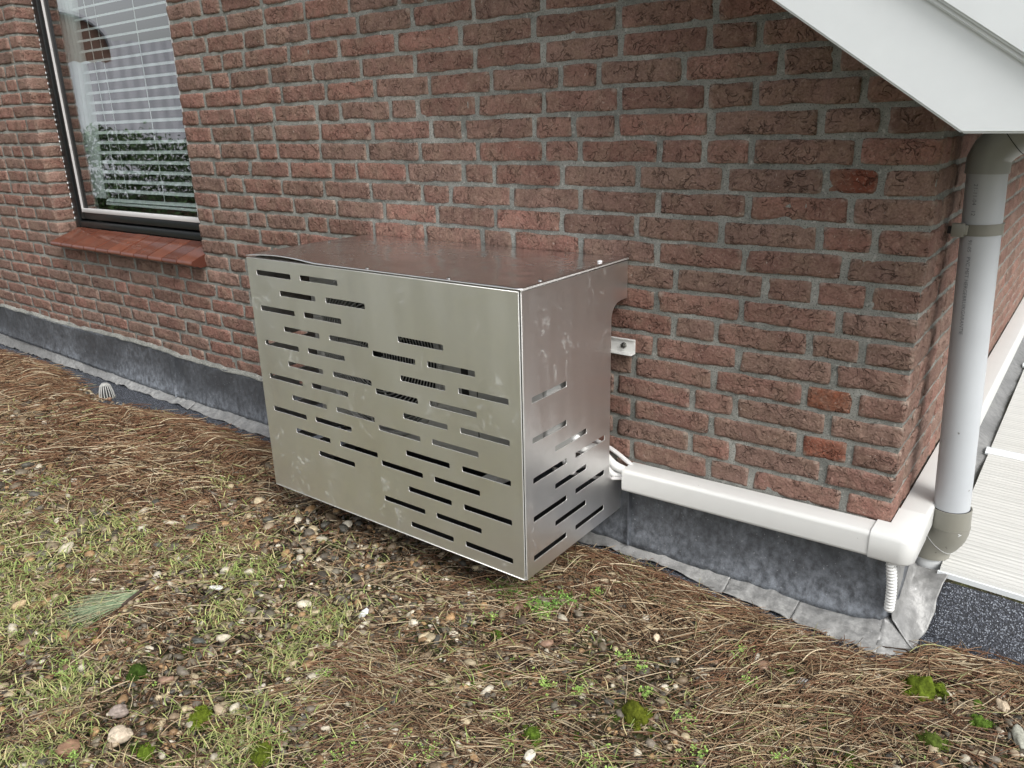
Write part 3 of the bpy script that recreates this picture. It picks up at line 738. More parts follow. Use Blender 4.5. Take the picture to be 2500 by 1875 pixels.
# density masks
MO = [(.141, -.209, .043, (.14, .19, .02), 'large bright green moss cushion below the lead corner'),
 (.257, -.25, .021, (.12, .20, .03), 'oval green moss cushion near the right edge'),
 (.188, -.361, .027, (.12, .17, .03), 'lumpy moss cushion lowest at the right'),
 (.243, -.19, .014, (.12, .20, .03), 'small moss cushion between the two at the right edge'),
 (-.105, -.311, .015, (.09, .16, .02), 'small dark moss cushion left of the lead corner stones'),
 (-.328, -.625, .037, (.12, .14, .015), 'large olive moss cushion in the lower centre right'),
 (-.47, -.794, .024, (.10, .16, .02), 'green moss cushion at the bottom centre'),
 (-.475, -.245, .014, (.09, .15, .02), 'small moss cushion near the lead apron right of the cover'),
 (-.732, -.573, .014, (.09, .15, .02), 'small moss cushion in front of the cover corner'),
 (-1.069, -1.162, .027, (.15, .20, .02), 'bright yellow-green round moss cushion at the lower left'),
 (-1.325, -1.166, .028, (.05, .09, .015), 'very dark green moss cushion left of the bright round one'),
 (-1.075, -1.286, .020, (.12, .18, .02), 'moss cushion at the bottom edge beside the brown stones'),
 (-.876, -1.158, .026, (.13, .17, .02), 'wide moss cushion at the bottom edge under the grass')]
def green(x, y):   # grass patches
    P = [(-2.197, -1.011, .16), (-1.671, -.72, .09), (-1.674, -.824, .09), (-2.065, -.862, .13), (-1.84, -1.198, .16), (-1.636, -1.225, .08), (-1.473, -.76, .10), (-1.114, -.801, .09), (-.934, -1.143, .10), (-1.889, -.903, .15), (-2.059, -1.129, .15), (-1.353, -.904, .08), (-1.408, -1.299, .09), (-1.095, -.923, .07), (-2.042, -.436, .05), (-2.579, -.796, .06), (-2.45, -1.1, .2), (-1.25, -1.42, .1), (-1.75, -1.42, .15)]
    s_ = 0*x
    for a, b_, r_ in P: s_ = np.maximum(s_, np.exp(-((x-a)**2+(y-b_)**2)/r_**2))
    return s_
def dens_needle(x, y):
    n = n3(x, y, 0*x, 2.3, 71)*.5+n3(x, y, 0*x, 6, 72)*.4
    yo = edge_y(x); d = yo-y
    near = np.exp(-(np.clip(d-.02, 0, 9)/.20)**2)*.8
    left = np.clip((-x-1.9)/.5, 0, 1)*np.clip(1.2-(-y-.1)*1.3, 0, 1)*.8
    for (a, b_, r_, c_, l_) in MO: n = n-1.1*np.exp(-((x-a)**2+(y-b_)**2)/(r_*1.1)**2)
    D_ = .40+n*1.15-.25*np.clip((y+.25)/-.3, 0, 1)*np.clip((x+1.6)/.4, 0, 1)+near+left-.35*green(x, y)
    bare = np.exp(-((((x+3.38)/.46)**2+((y+.17)/.14)**2))**1.6)
    under = np.exp(-(((x+1.1)/.45)**2+((y+.30)/.22)**2))*.35
    return np.clip(D_-under, .12, 1.7)*(1-bare)*np.clip((d-.008)/.05, .04, 1)*(d > .008)
def in_view(x, y, pad=250):
    d = np.stack([x, y, -.27+0*x], -1)-CAM
    r_ = np.array(_r); f_ = np.array(_f); u_ = np.array(_u)
    w_ = d@f_; px = 1250+1913.6*(d@r_)/w_; py = 937-1913.6*(d@u_)/w_
    return (w_ > .1) & (px > -pad) & (px < 2500+pad) & (py < 1875+pad), np.linalg.norm(d, axis=1)
def scatter(n, fdens, far_pow=2.0, ref=1.35):
    xs, ys, ds = [], [], []; tot = 0
    while tot < n:
        k = n*3; x = rng.uniform(GX0, GX1, k); y = rng.uniform(-2.2, .05, k)
        ok, d = in_view(x, y); p = fdens(x, y)*np.minimum(1, (ref/d)**far_pow)
        s_ = ok & (rng.uniform(0, 1.7, k) < p); xs.append(x[s_]); ys.append(y[s_]); ds.append(d[s_]); tot += s_.sum()
    return np.concatenate(xs)[:n], np.concatenate(ys)[:n], np.concatenate(ds)[:n]

# ------------------------------------------------------------------ gravel
def ico(sub):
    bm = bmesh.new(); bmesh.ops.create_icosphere(bm, subdivisions=sub, radius=1); bm.verts.ensure_lookup_table()
    V_ = np.array([v.co[:] for v in bm.verts]); F_ = np.array([[v.index for v in f.verts] for f in bm.faces]); bm.free(); return V_, F_
PEB = np.array([(.50, .44, .33), (.62, .60, .54), (.33, .22, .13), (.24, .19, .14), (.40, .34, .27), (.16, .15, .13), (.10, .10, .095), (.42, .28, .16), (.22, .20, .18), (.72, .70, .66), (.30, .20, .16), (.20, .17, .13), (.09, .08, .07), (.28, .25, .21)])
PW = np.array([.13, .08, .09, .12, .09, .10, .09, .08, .08, .05, .05, .13, .12, .06]); PW /= PW.sum()
def pebbles(name, x, y, sz, sub, cols, lift=.35, seed=0, zoff=None):
    bV, bF = ico(sub); n = len(x); nv = len(bV)
    ax = np.stack([rng.uniform(.75, 1.35, n), rng.uniform(.6, 1.0, n), rng.uniform(.42, .75, n)], -1)*sz[:, None]*.5
    off = rng.uniform(0, 100, (n, 1, 3)); df = 1+noise(bV[None]*1.1+off, 5)*.34+noise(bV[None]*2.4+off, 6)*.17
    P = bV[None]*df[..., None]*ax[:, None, :]
    an = rng.uniform(0, 2*np.pi, n); tx = rng.normal(0, .25, n); c, s_ = np.cos(an), np.sin(an)
    z1 = P[..., 2]+P[..., 0]*tx[:, None]; x1 = P[..., 0]*c[:, None]-P[..., 1]*s_[:, None]; y1 = P[..., 0]*s_[:, None]+P[..., 1]*c[:, None]
    zz = gz(x, y)+ax[:, 2]*lift+(0 if zoff is None else zoff)
    W = np.stack([x1+x[:, None], y1+y[:, None], z1+zz[:, None]], -1).reshape(-1, 3)
    F_ = (bF[None]+(np.arange(n)*nv)[:, None, None]).reshape(-1, 3)
    return npmesh(name, W, F_, True, np.repeat(cols, nv, axis=0))
def dg(x, y):
    n = n3(x, y, 0*x, 2.6, 93)*.5
    yo = edge_y(x); d = yo-y
    bare = np.exp(-((((x+3.30)/.40)**2+((y+.13)/.10)**2))**1.6)
    return np.clip(1.25+n, .3, 1.7)*(d > .03)*(1-.93*bare)
NP_ = 27000
x, y, d = scatter(NP_, dg, 1.6)
sz = np.clip(rng.lognormal(math.log(.0072), .50, NP_), .004, .024)*np.clip(d/1.6, 1, 1.8)
ci = rng.choice(len(PEB), NP_, p=PW); cols = PEB[ci]*rng.uniform(.6, 1.1, (NP_, 1))*np.array((.80, .75, .64))
zo = rng.uniform(-.004, .003, NP_)
gr = link('gravel', pebbles('gravel', x, y, sz, 2, cols, .35, 0, zo), 'pebble'); tag(gr, 'river gravel of mixed cream, brown and grey stones covering the flat roof', 'gravel', kind='stuff')
BIGP = [(-1.482, -.855, .027, (.62, .62, .58), 'white round pebble left of the grassy patch'),
 (-1.226, -1.262, .042, (.27, .22, .19), 'flat grey-brown stone near the bottom left of the roof'),
 (-1.214, -1.372, .046, (.22, .13, .08), 'large smooth brown stone at the bottom left'),
 (-1.061, -.71, .030, (.66, .66, .67), 'white angular pebble in front of the metal cover, on its left side'),
 (-1.851, -1.206, .046, (.45, .34, .20), 'tan stone at the left edge beside the grass'),
 (-1.312, -1.017, .036, (.085, .09, .08), 'dark grey elongated stone right of the pine twig'),
 (-1.160, -1.297, .040, (.50, .42, .32), 'beige stone with a rough face beside the smooth brown stone'),
 (-.411, -.361, .026, (.62, .50, .36), 'cream oval pebble to the right of the cover corner'),
 (-.888, -.484, .022, (.6, .58, .53), 'small white pebble under the front edge of the cover'),
 (-.710, -.503, .038, (.12, .09, .065), 'dark brown stone just below the corner of the cover'),
 (-.440, -.847, .034, (.68, .64, .52), 'pale yellowish stone at the bottom centre'),
 (.058, -.235, .036, (.64, .60, .48), 'cream oval stone below the lead corner'),
 (-.067, -.331, .036, (.62, .61, .58), 'white flat pebble left of the cream stone by the lead corner'),
 (.016, -.185, .032, (.26, .27, .23), 'grey-green pebble touching the lead tongue'),
 (.287, -.175, .028, (.42, .34, .24), 'tan pebble near the right edge in front of the bitumen edge'),
 (-3.072, -.256, .036, (.80, .80, .74), 'white pebble right of the drain guard'),
 (.327, -.259, .040, (.30, .30, .25), 'greyish stone at the right edge of the roof')]
EX = [(-1.630, -1.318, .03), (-1.814, -.728, .028), (-1.662, -.898, .025), (-1.249, -.541, .026), (-1.283, -1.371, .03), (-.605, -.483, .03), (-.464, -.478, .021), (.119, -.34, .02), (.098, -.331, .026), (.112, -.138, .028), (-4.083, -.181, .04)]
for (x_, y_, s_, c_, lab) in BIGP:
    X1 = np.array([0.]); me = pebbles('pebble', np.array([x_]), np.array([y_]), np.array([s_]), 4, np.array([c_]), .55, 0, np.array([.004]))
    o = link('pebble', me, 'pebble'); tag(o, lab, 'pebble', 'larger loose stones on the gravel')

# ------------------------------------------------------------------ strands (needles, grass)
def strands(name, x, y, ln, wd, az, curve, lift, cols, seg=5, sides=3, up=0., taper=.3, z0=None, arch=.0):
    n = len(x); tt = np.linspace(0, 1, seg+1)[None, :]
    a = az[:, None]+curve[:, None]*(tt-.5)
    st = ln[:, None]/seg; dx = np.cos(a)*st; dy = np.sin(a)*st
    el_ = (up[:, None]*(1-.9*tt) if hasattr(up, '__len__') else 0*a)
    px = x[:, None]+np.cumsum(dx*np.cos(el_), 1)-dx; py = y[:, None]+np.cumsum(dy*np.cos(el_), 1)-dy
    if hasattr(up, '__len__'): pzv = gz(x, y)[:, None]+.001+np.cumsum(st*np.sin(el_), 1)-st*0+lift[:, None]
    else:
        px -= (px[:, -1:]-x[:, None])*.5; py -= (py[:, -1:]-y[:, None])*.5
        pzv = gz(px.ravel(), py.ravel()).reshape(px.shape)+lift[:, None]+arch[:, None]*4*tt*(1-tt)
    T = np.stack([np.gradient(px, axis=1), np.gradient(py, axis=1), np.gradient(pzv, axis=1)], -1); T /= np.linalg.norm(T, axis=-1, keepdims=True)+1e-9
    S1 = np.cross(T, np.array([0, 0, 1.])); S1 /= np.linalg.norm(S1, axis=-1, keepdims=True)+1e-9; S2 = np.cross(S1, T)
    wv = (wd[:, None]*(1-(1-taper)*np.abs(tt*1.0)**3))[..., None]*.5
    rings = []
    for k in range(sides):
        an = 2*math.pi*k/sides+math.pi/2
        if sides == 2: off = S1*wv*(1 if k else -1)
        else: off = (S1*math.cos(an)+S2*math.sin(an))*wv
        rings.append(np.stack([px, py, pzv], -1)+off)
    W = np.stack(rings, 2)              # n, seg+1, sides, 3
    idx = np.arange(n*(seg+1)*sides).reshape(n, seg+1, sides); F_ = []
    for k in range(sides if sides > 2 else 1):
        k2 = (k+1) % sides; F_.append(np.stack([idx[:, :-1, k], idx[:, :-1, k2], idx[:, 1:, k2], idx[:, 1:, k]], -1).reshape(-1, 4))
    tint = np.repeat(cols, (seg+1)*sides, axis=0)
    return npmesh(name, W.reshape(-1, 3), np.concatenate(F_), True, tint)
NN = 26000
x, y, d = scatter(NN, dens_needle, 1.5)
fl = n3(x, y, 0*x, 1.7, 101)*1.3+n3(x, y, 0*x, 5, 102)*.9
az = fl*.55+.35+rng.normal(0, .6, NN); rnd = rng.random(NN) < .25; az[rnd] = rng.uniform(0, np.pi, rnd.sum())
NC = np.array([(.37, .275, .165), (.235, .14, .078), (.16, .078, .042), (.52, .43, .29), (.05, .03, .018), (.15, .10, .06), (.33, .33, .15)])
leftish = np.clip((-x-1.4)/1.2, 0, 1)*np.clip((y+1.1)/.5, 0, 1)+np.clip((y+.45)/.3, 0, 1)*.6
pc = rng.random(NN); ci = np.where(pc < .24, 0, np.where(pc < .44, 1, np.where(pc < .60, 2, np.where(pc < .76, 3, np.where(pc < .86, 4, np.where(pc < .95, 5, 6))))))
sw = (rng.random(NN) < leftish*.38); ci[sw] = np.where(rng.random(sw.sum()) < .6, 2, 1)
cols = NC[ci]*rng.uniform(.65, 1.15, (NN, 1))
lift = rng.uniform(.000, .022, NN)*np.clip(dens_needle(x, y), .3, 1.4)
ln = rng.uniform(.05, .15, NN)
nd = strands('pine_needles', x, y, ln, np.clip(rng.normal(.0018, .0004, NN), .0010, .0028)*np.clip(d/1.7, 1, 1.8), az, rng.normal(0, .55, NN), lift, cols, 6, 3, 0., .5, arch=rng.uniform(0, .007, NN))
o = link('pine_needles', nd, 'needle'); tag(o, 'dry brown pine needles strewn over the gravel', 'pine needles', kind='stuff')
NS_ = 34000
x, y, d = scatter(NS_, lambda x, y: np.clip(dens_needle(x, y)*.8+.35, 0, 1.7)*(mat_h(x, y) > .002), 1.5)
cs = np.array([(.11, .062, .036), (.06, .036, .022), (.20, .13, .075), (.035, .024, .016), (.28, .21, .13)])[rng.choice(5, NS_, p=[.3, .28, .16, .18, .08])]*rng.uniform(.6, 1.25, (NS_, 1))
ls = strands('litter', x, y, rng.uniform(.008, .045, NS_), np.clip(rng.normal(.0021, .0007, NS_), .001, .005)*np.clip(d/1.7, 1, 1.6), rng.uniform(0, np.pi, NS_), rng.normal(0, .5, NS_), rng.uniform(-.001, .009, NS_), cs, 3, 3, 0., .6, arch=rng.uniform(0, .003, NS_))
o = link('needle_litter', ls, 'needle'); tag(o, 'dark broken needle litter and bark bits between the stones', 'litter', kind='stuff')
# grass
NG = 12000
def dgr(x, y):
    return (green(x, y)**1.2*1.5+.08*(y < -.45)+.12*np.clip(n3(x, y, 0*x, 7, 111)-.1, 0, 1)*(y < -.55))*(mat_h(x, y) > .002)
x, y, d = scatter(NG, dgr, 1.2)
ccl = n3(x, y, 0*x, 30, 113)
cg = np.where((rng.random((NG, 1)) < .55), np.array([(.24, .31, .085)]), np.array([(.40, .41, .16)])); cg = cg*rng.uniform(.6, 1.1, (NG, 1)); cg[rng.random(NG) < .15] = (.45, .38, .2)
gm = strands('grass', x, y, rng.uniform(.012, .042, NG), np.full(NG, .0017)*np.clip(d/1.7, 1, 1.6), rng.uniform(0, 2*np.pi, NG), rng.normal(0, .6, NG), np.zeros(NG), cg, 5, 2, rng.uniform(.3, 1.35, NG), .15)
o = link('grass', gm, 'leaf'); tag(o, 'pale green grass sprouting between the stones', 'grass', kind='stuff')
# small leafy weeds
def leafy(pts, name):
    V_, F_, T_ = [], [], []; n0 = 0
    for (x_, y_, s_, bright) in pts:
        zb = float(gz(np.array([x_]), np.array([y_]))[0]); k = rng.integers(4, 8)
        h = rng.uniform(.004, .014); lean = rng.normal(0, .3, 2)*h
        for i in range(k):
            a = rng.uniform(0, 6.283); L__ = s_*rng.uniform(.6, 1.1); w_ = L__*.30; el_ = rng.uniform(-.1, .7)
            base = np.array([x_+lean[0], y_+lean[1], zb+h*rng.uniform(.5, 1.3)])
            dv = np.array([math.cos(a)*math.cos(el_), math.sin(a)*math.cos(el_), math.sin(el_)]); sd = np.array([-math.sin(a), math.cos(a), 0])
            up_ = np.cross(dv, sd)*-1
            pr2 = [(0, 0), (.35, .12), (.6, .75), (.85, .85), (1., .0), (.85, -.85), (.6, -.75), (.35, -.12)]
            P = [base+dv*L__*u_+sd*w_*v_+up_*(abs(v_)*w_*.25) for u_, v_ in pr2]
            V_ += P; F_.append(list(range(n0, n0+8))); n0 += 8
            c = np.array((.13, .28, .05))*(1-bright)+np.array((.34, .50, .12))*bright; c = c*rng.uniform(.75, 1.15); T_ += [c]*8
    return npmesh(name, np.array(V_), np.array(F_), False, np.array(T_))
WD = [(-.444, -.468, .021), (-.384, -.484, .014), (-.783, -.531, .014), (-.532, -.656, .013), (-.342, -.551, .014), (-.551, -.787, .016), (-.232, -.572, .021), (-.219, -.314, .018), (-.171, -.398, .02), (-.959, -.927, .02), (-1.178, -1.378, .012), (-.501, -.837, .017), (-.179, -.648, .024), (-1.473, -1.26, .024), (-.684, -.44, .021), (-.462, -.633, .013), (-.045, -.566, .014), (-.617, -.297, .03), (-.535, -.151, .03), (-.15, -.7, .03), (-.3, -.8, .04), (-.62, -.95, .04), (-.75, -1.05, .05)]
pts = []
for (a, b_, r_) in WD:
    for i in range(int(14+r_*500)): pts.append((a+rng.normal(0, r_*.55), b_+rng.normal(0, r_*.55), .0065*rng.uniform(.7, 1.3), rng.uniform(.5, 1)))
x, y, d = scatter(420, lambda x, y: (.1+.5*np.clip(n3(x, y, 0*x, 4, 121), 0, 1))*(y < -.35)*(x < .4), 1.5)
for a, b_ in zip(x, y): pts.append((a, b_, .006*rng.uniform(.6, 1.3), rng.uniform(.3, 1)))
o = link('weeds', leafy(pts, 'weeds'), 'leaf'); tag(o, 'tiny bright green leafy seedlings dotted over the gravel', 'weeds', kind='stuff')
pts = []
for (a, b_, r_) in [(-.837, -.411, .05), (-.763, -.383, .06), (-.68, -.371, .04), (-.72, -.42, .03), (-.80, -.36, .04)]:
    for i in range(75): pts.append((a+rng.normal(0, r_*.6), b_+rng.normal(0, r_*.5), .0075*rng.uniform(.7, 1.3), rng.uniform(0, .5)))
o = link('chickweed_patch', leafy(pts, 'chickweed_patch'), 'leaf'); tag(o, 'dark green leafy weed patch under the front corner of the metal cover', 'weeds')

# ------------------------------------------------------------------ moss cushions
def moss(x_, y_, r_, c, h=.85, lumps=7):
    V0, F0 = ico(4 if r_ > .02 else 3); PP, FF, NN_ = [], [], []; n0 = 0
    for q in range(lumps):
        rr = r_*(.72 if q == 0 else rng.uniform(.22, .5)); aq = rng.uniform(0, 6.28); dq = 0 if q == 0 else r_*rng.uniform(.5, 1.15)
        off = rng.uniform(0, 50, 3); d_ = 1+noise(V0*1.6+off, 3)*.34+noise(V0*5+off, 4)*.16+noise(V0*14+off, 5)*.07; P = V0*d_[:, None]*np.array([rr, rr*.85, rr*h*(1.2 if q == 0 else .9)])
        a = rng.uniform(0, 6); c_, s_ = math.cos(a), math.sin(a); X_ = x_+dq*math.cos(aq); Y_ = y_+dq*math.sin(aq)*.8
        zb = float(gz(np.array([X_]), np.array([Y_]))[0])+.001+.10*r_
        PP.append(np.stack([P[:, 0]*c_-P[:, 1]*s_+X_, P[:, 0]*s_+P[:, 1]*c_+Y_, P[:, 2]+zb], -1)); FF.append(F0+n0); NN_.append(V0); n0 += len(P)
    P = np.vstack(PP); F_ = np.vstack(FF); V_ = np.vstack(NN_)
    tn = np.tile(np.array(c)*.55, (len(P), 1))*(1+noise(P*260, 9)[:, None]*.4+noise(P*60, 10)[:, None]*.5)
    # tufts: tiny leaf triangles
    ns_ = int(700*(r_/.03)**1.3)+150; up = V_[:, 2] > .0; ids = np.where(up)[0]; pi_ = rng.choice(ids, ns_); base = P[pi_]+rng.normal(0, r_*.03, (ns_, 3)); nr = V_[pi_]+rng.normal(0, .5, (ns_, 3)); nr /= np.linalg.norm(nr, axis=1, keepdims=True)
    sd = np.cross(nr, rng.normal(0, 1, (ns_, 3))); sd /= np.linalg.norm(sd, axis=1, keepdims=True); l_ = rng.uniform(.002, .006, (ns_, 1)); w_ = .0007
    T3 = np.stack([base-sd*w_, base+sd*w_, base+nr*l_], 1).reshape(-1, 3)
    F2 = np.arange(ns_*3).reshape(-1, 3)+len(P); tt = np.repeat(np.array(c)*rng.uniform(.6, 1.5, (ns_, 1)), 3, axis=0)
    return npmesh('moss_cushion', np.vstack([P, T3]), np.vstack([F_, F2]), True, np.vstack([tn, tt]))
for (a, b_, r_, c, lab) in MO:
    o = link('moss_cushion', moss(a, b_, r_, c), 'moss'); tag(o, lab, 'moss', 'moss cushions on the gravel')
# loose moss carpet
V_, F_, T_ = [], [], []; n0 = 0
for i in range(170):
    cx_, cy_, rr_ = [(-.074, -.496, .06), (.039, -.516, .07), (-.659, -.699, .04), (-1.0, -1.2, .18), (-.3, -.75, .2), (.0, -.45, .15), (-1.5, -1.1, .3), (-.769, -.464, .03)][rng.integers(8)]
    x_ = cx_+rng.normal(0, rr_*.6); y_ = cy_+rng.normal(0, rr_*.6)
    if float(mat_h(np.array([x_]), np.array([y_]))[0]) < .004: continue
    me = moss(x_, y_, rng.uniform(.006, .016), np.array((.085, .13, .02))*rng.uniform(.6, 1.4), .3, 3); nv = len(me.vertices)
    a = np.empty(nv*3, np.float32); me.vertices.foreach_get('co', a); V_.append(a.reshape(-1, 3)); f_ = np.empty(len(me.polygons)*3, np.int32); me.loops.foreach_get('vertex_index', f_); F_.append(f_.reshape(-1, 3)+n0); n0 += nv
    cc = np.empty(nv*4, np.float32); me.color_attributes['tint'].data.foreach_get('color', cc); T_.append(cc.reshape(-1, 4)[:, :3]); bpy.data.meshes.remove(me)
o = link('moss', npmesh('moss', np.vstack(V_), np.vstack(F_), True, np.vstack(T_)), 'moss'); tag(o, 'low dark moss growing in scraps between the stones', 'moss', kind='stuff')

# ------------------------------------------------------------------ pine twig with green needles
tw = empty('pine_twig', (-1.62, -1.03, -.27)); tag(tw, 'fallen pine twig with a brush of green needles on the left', 'twig')
P0 = Vector((-1.660, -.935, -.262)); P1 = Vector((-1.602, -1.055, -.256))
g = MB().tube([P0, P0.lerp(P1, .4)+Vector((.006, 0, .003)), P1], [.0035, .0045, .004], 8); o = g.build('stem', 'bark', tw, True); o.location = -Vector(tw.location)
nn = 130; tt = rng.uniform(.45, 1, nn); bx = P0.x+(P1.x-P0.x)*tt; by = P0.y+(P1.y-P0.y)*tt
az = math.atan2(-.155, -.065)+rng.normal(0, .24, nn)
cg = np.where(rng.random((nn, 1)) < .5, np.array([(.20, .27, .16)]), np.array([(.40, .38, .24)]))*rng.uniform(.8, 1.2, (nn, 1))
me = strands('needle_brush', bx, by, rng.uniform(.10, .165, nn), np.full(nn, .0015), az, rng.normal(0, .3, nn), rng.uniform(.004, .014, nn), cg, 7, 3, rng.uniform(-.02, .12, nn), .4)
o = link('needle_brush', me, 'needle', tw); o.location = -Vector(tw.location)
# pine cone
pc_ = empty('pine_cone', (-.134, -.170, -.262)); tag(pc_, 'small pine cone lying by the lead apron', 'pine cone')
bm = bmesh.new(); ax_ = Vector((.85, -.5, .1)).normalized(); q0 = ax_.orthogonal().normalized(); q1 = ax_.cross(q0)
for i in range(70):
    s_ = i/70; a = i*2.399; r_ = .0085*math.sin(math.pi*(.12+.80*s_))+.001; c = ax_*(-.018+.036*s_); nrm = q0*math.cos(a)+q1*math.sin(a)
    vs = bmesh.ops.create_icosphere(bm, subdivisions=1, radius=.0030)['verts']
    for v in vs: v.co = c+nrm*r_+Vector(v.co)*.9+nrm*(Vector(v.co).dot(nrm))*.4
me = bpy.data.meshes.new('scales'); bm.to_mesh(me); bm.free(); a = me.color_attributes.new('tint', 'FLOAT_COLOR', 'POINT'); a.data.foreach_set('color', np.repeat(np.append(np.array((.36, .29, .22)), 1)[None], len(me.vertices), 0).astype(np.float32).ravel())
o = link('scales', me, 'pebble', pc_); g = MB().tube([ax_*-.017, ax_*0, ax_*.016], [.004, .0085, .004], 10); g.build('core', 'bark', pc_, True)
# ------------------------------------------------------------------ roof drain guard
dgx, dgy = -3.40, -.185
dr = empty('drain_guard', (dgx, dgy, -.284)); tag(dr, 'grey ribbed cone-shaped leaf guard on the roof drain', 'drain guard')
g = MB()
for i in range(16):
    a = i*2*math.pi/16; ca, sa = math.cos(a), math.sin(a)
    g.tube([(.034*ca, .034*sa, .0), (.030*ca, .030*sa, .03), (.022*ca, .022*sa, .060), (.013*ca, .013*sa, .070)], [.0022, .0024, .0024, .002], 6)
o = g.build('ribs', 'ac_grille', dr, True)
MB().tube([(0, 0, .066), (0, 0, .072), (0, 0, .0735)], [.0165, .015, .010], 20).build('cap', 'ac_grille', dr, True)
MB().tube([(0, 0, .0), (0, 0, .005)], [.038, .037], 24).build('base_ring', 'pvc_fitting', dr, True)
MB().tube([(0, 0, .004), (0, 0, .055)], [.026, .012], 16).build('inner_shade', 'dark', dr, True)  # solid black cone paints the shade inside the ribs

# ------------------------------------------------------------------ metal cover
CX0, CX1, CY, CZ0, CZ1 = -1.690, -.707, -.484, -.157, .567
TH = .0024
cv = empty('metal_cover', ((CX0+CX1)/2, CY/2, CZ0)); tag(cv, 'brushed stainless steel cover with slotted front around the outdoor air conditioner', 'cover')
def rrect(cu_, cx, cy, w_, h, r_, n=4):
    pts = []
    for (sx, sy, a0) in ((1, 1, 0), (-1, 1, 90), (-1, -1, 180), (1, -1, 270)):
        for i in range(n+1):
            a = R(a0+90*i/n); pts.append((cx+sx*(w_/2-r_)+r_*math.cos(a), cy+sy*(h/2-r_)+r_*math.sin(a)))
    poly2(cu_, pts)
def poly2(cu_, pts):
    sp_ = cu_.splines.new('POLY'); sp_.points.add(len(pts)-1)
    for p_, q in zip(sp_.points, pts): p_.co = (q[0], q[1], 0, 1)
    sp_.use_cyclic_u = True
def panel(name, outline, holes, thick, xf, material, parent, circ=None):
    cu_ = bpy.data.curves.new('c', 'CURVE'); cu_.dimensions = '2D'; cu_.fill_mode = 'BOTH'; cu_.extrude = thick/2
    poly2(cu_, outline)
    for h in holes: rrect(cu_, *h)
    if circ:
        cx, cy, r_ = circ; poly2(cu_, [(cx+r_*math.cos(a), cy+r_*math.sin(a)) for a in np.linspace(0, 2*math.pi, 65)[:-1]])
    ob = bpy.data.objects.new('c', cu_); COL.objects.link(ob); bpy.context.view_layer.update()
    me = bpy.data.meshes.new_from_object(ob.evaluated_get(bpy.context.evaluated_depsgraph_get())); bpy.data.objects.remove(ob)
    for v in me.vertices: v.co = xf(v.co.x, v.co.y, v.co.z)
    me.name = name; o = link(name, me, None, parent)
    me.materials.clear(); me.materials.append(M[material]); me.materials.append(M['steel_edge'])
    me.update()
    bm = bmesh.new(); bm.from_mesh(me); bmesh.ops.remove_doubles(bm, verts=bm.verts, dist=1e-5); bmesh.ops.recalc_face_normals(bm, faces=bm.faces); 
    main = max(bm.faces, key=lambda f: f.calc_area()).normal.copy()
    for f in bm.faces: f.material_index = 0 if abs(f.normal.dot(main)) > .7 else 1
    bm.to_mesh(me); bm.free()
    if parent is not None: o.location = -Vector(parent.location)
    return o
SLW, SLH = .1535, .0155
cA = [-.943, -.846, -.749, -.651]; cB = [-.484, -.387, -.290, -.1925]
slots = []
for k in range(5): slots.append((cA[0], .525-.104*k)); slots.append((cA[2], .527-.1035*k))
for k in range(4): slots.append((cA[1], .474-.1042*k))
slots.append((cA[1], .057))
for k in range(5): slots.append((cA[3], .476-.1042*k))
slots = [s_ for s_ in slots]
slots += [(cA[2], .006)] if (cA[2], .006) not in slots else []
for z in (.353, .249, .145, .041, -.065): slots.append((cB[0], z))
for z in (.405, .302, .199, .094, -.011, -.117): slots.append((cB[1], z))
for z in (.355, .252, .148, .043, -.062): slots.append((cB[2], z))
for z in (.304, .201, .097, -.009, -.115): slots.append((cB[3], z))
holes = [(CX1+a+SLW/2, z, SLW, SLH, .0035) for a, z in slots]
G_ = .0045
ol = [(CX0, CZ0), (CX1-G_, CZ0), (CX1-G_, CZ1-.002), (CX0, CZ1-.002)]
panel('front_panel', ol, holes, TH, lambda x, y, z: Vector((x, CY+z+.0012*math.sin((x-CX0)*7)*0, y)), 'steel_front', cv)
# top fold of the front and bottom lip
def strip(name, pts_fn, xa, xb, n, material): 
    V_ = []; 
    for x in np.linspace(xa, xb, n):
        for (y, z) in pts_fn: V_.append((x, y, z))
    me = npmesh(name, np.array(V_), grid(n, len(pts_fn)), True); o = link(name, me, material, cv); o.location = -Vector(cv.location); md = o.modifiers.new('s', 'SOLIDIFY'); md.thickness = .0012; return o
fold = [(CY-.0011+.0032*(1-math.cos(R(a))), CZ1-.0032-.001+.0032*math.sin(R(a))) for a in range(0, 91, 15)]+[(CY+.018, CZ1-.001)]
strip('front_fold', fold, CX0+.0005, CX1-G_-.0005, 2, 'steel_edge')
lip = [(CY-.0011+.0028*(1-math.cos(R(a))), CZ0+.0018-.0028*math.sin(R(a))) for a in range(0, 91, 15)]+[(CY+.016, CZ0-.001)]
strip('bottom_lip', lip, CX0+.001, CX1-G_-.001, 2, 'steel_edge')
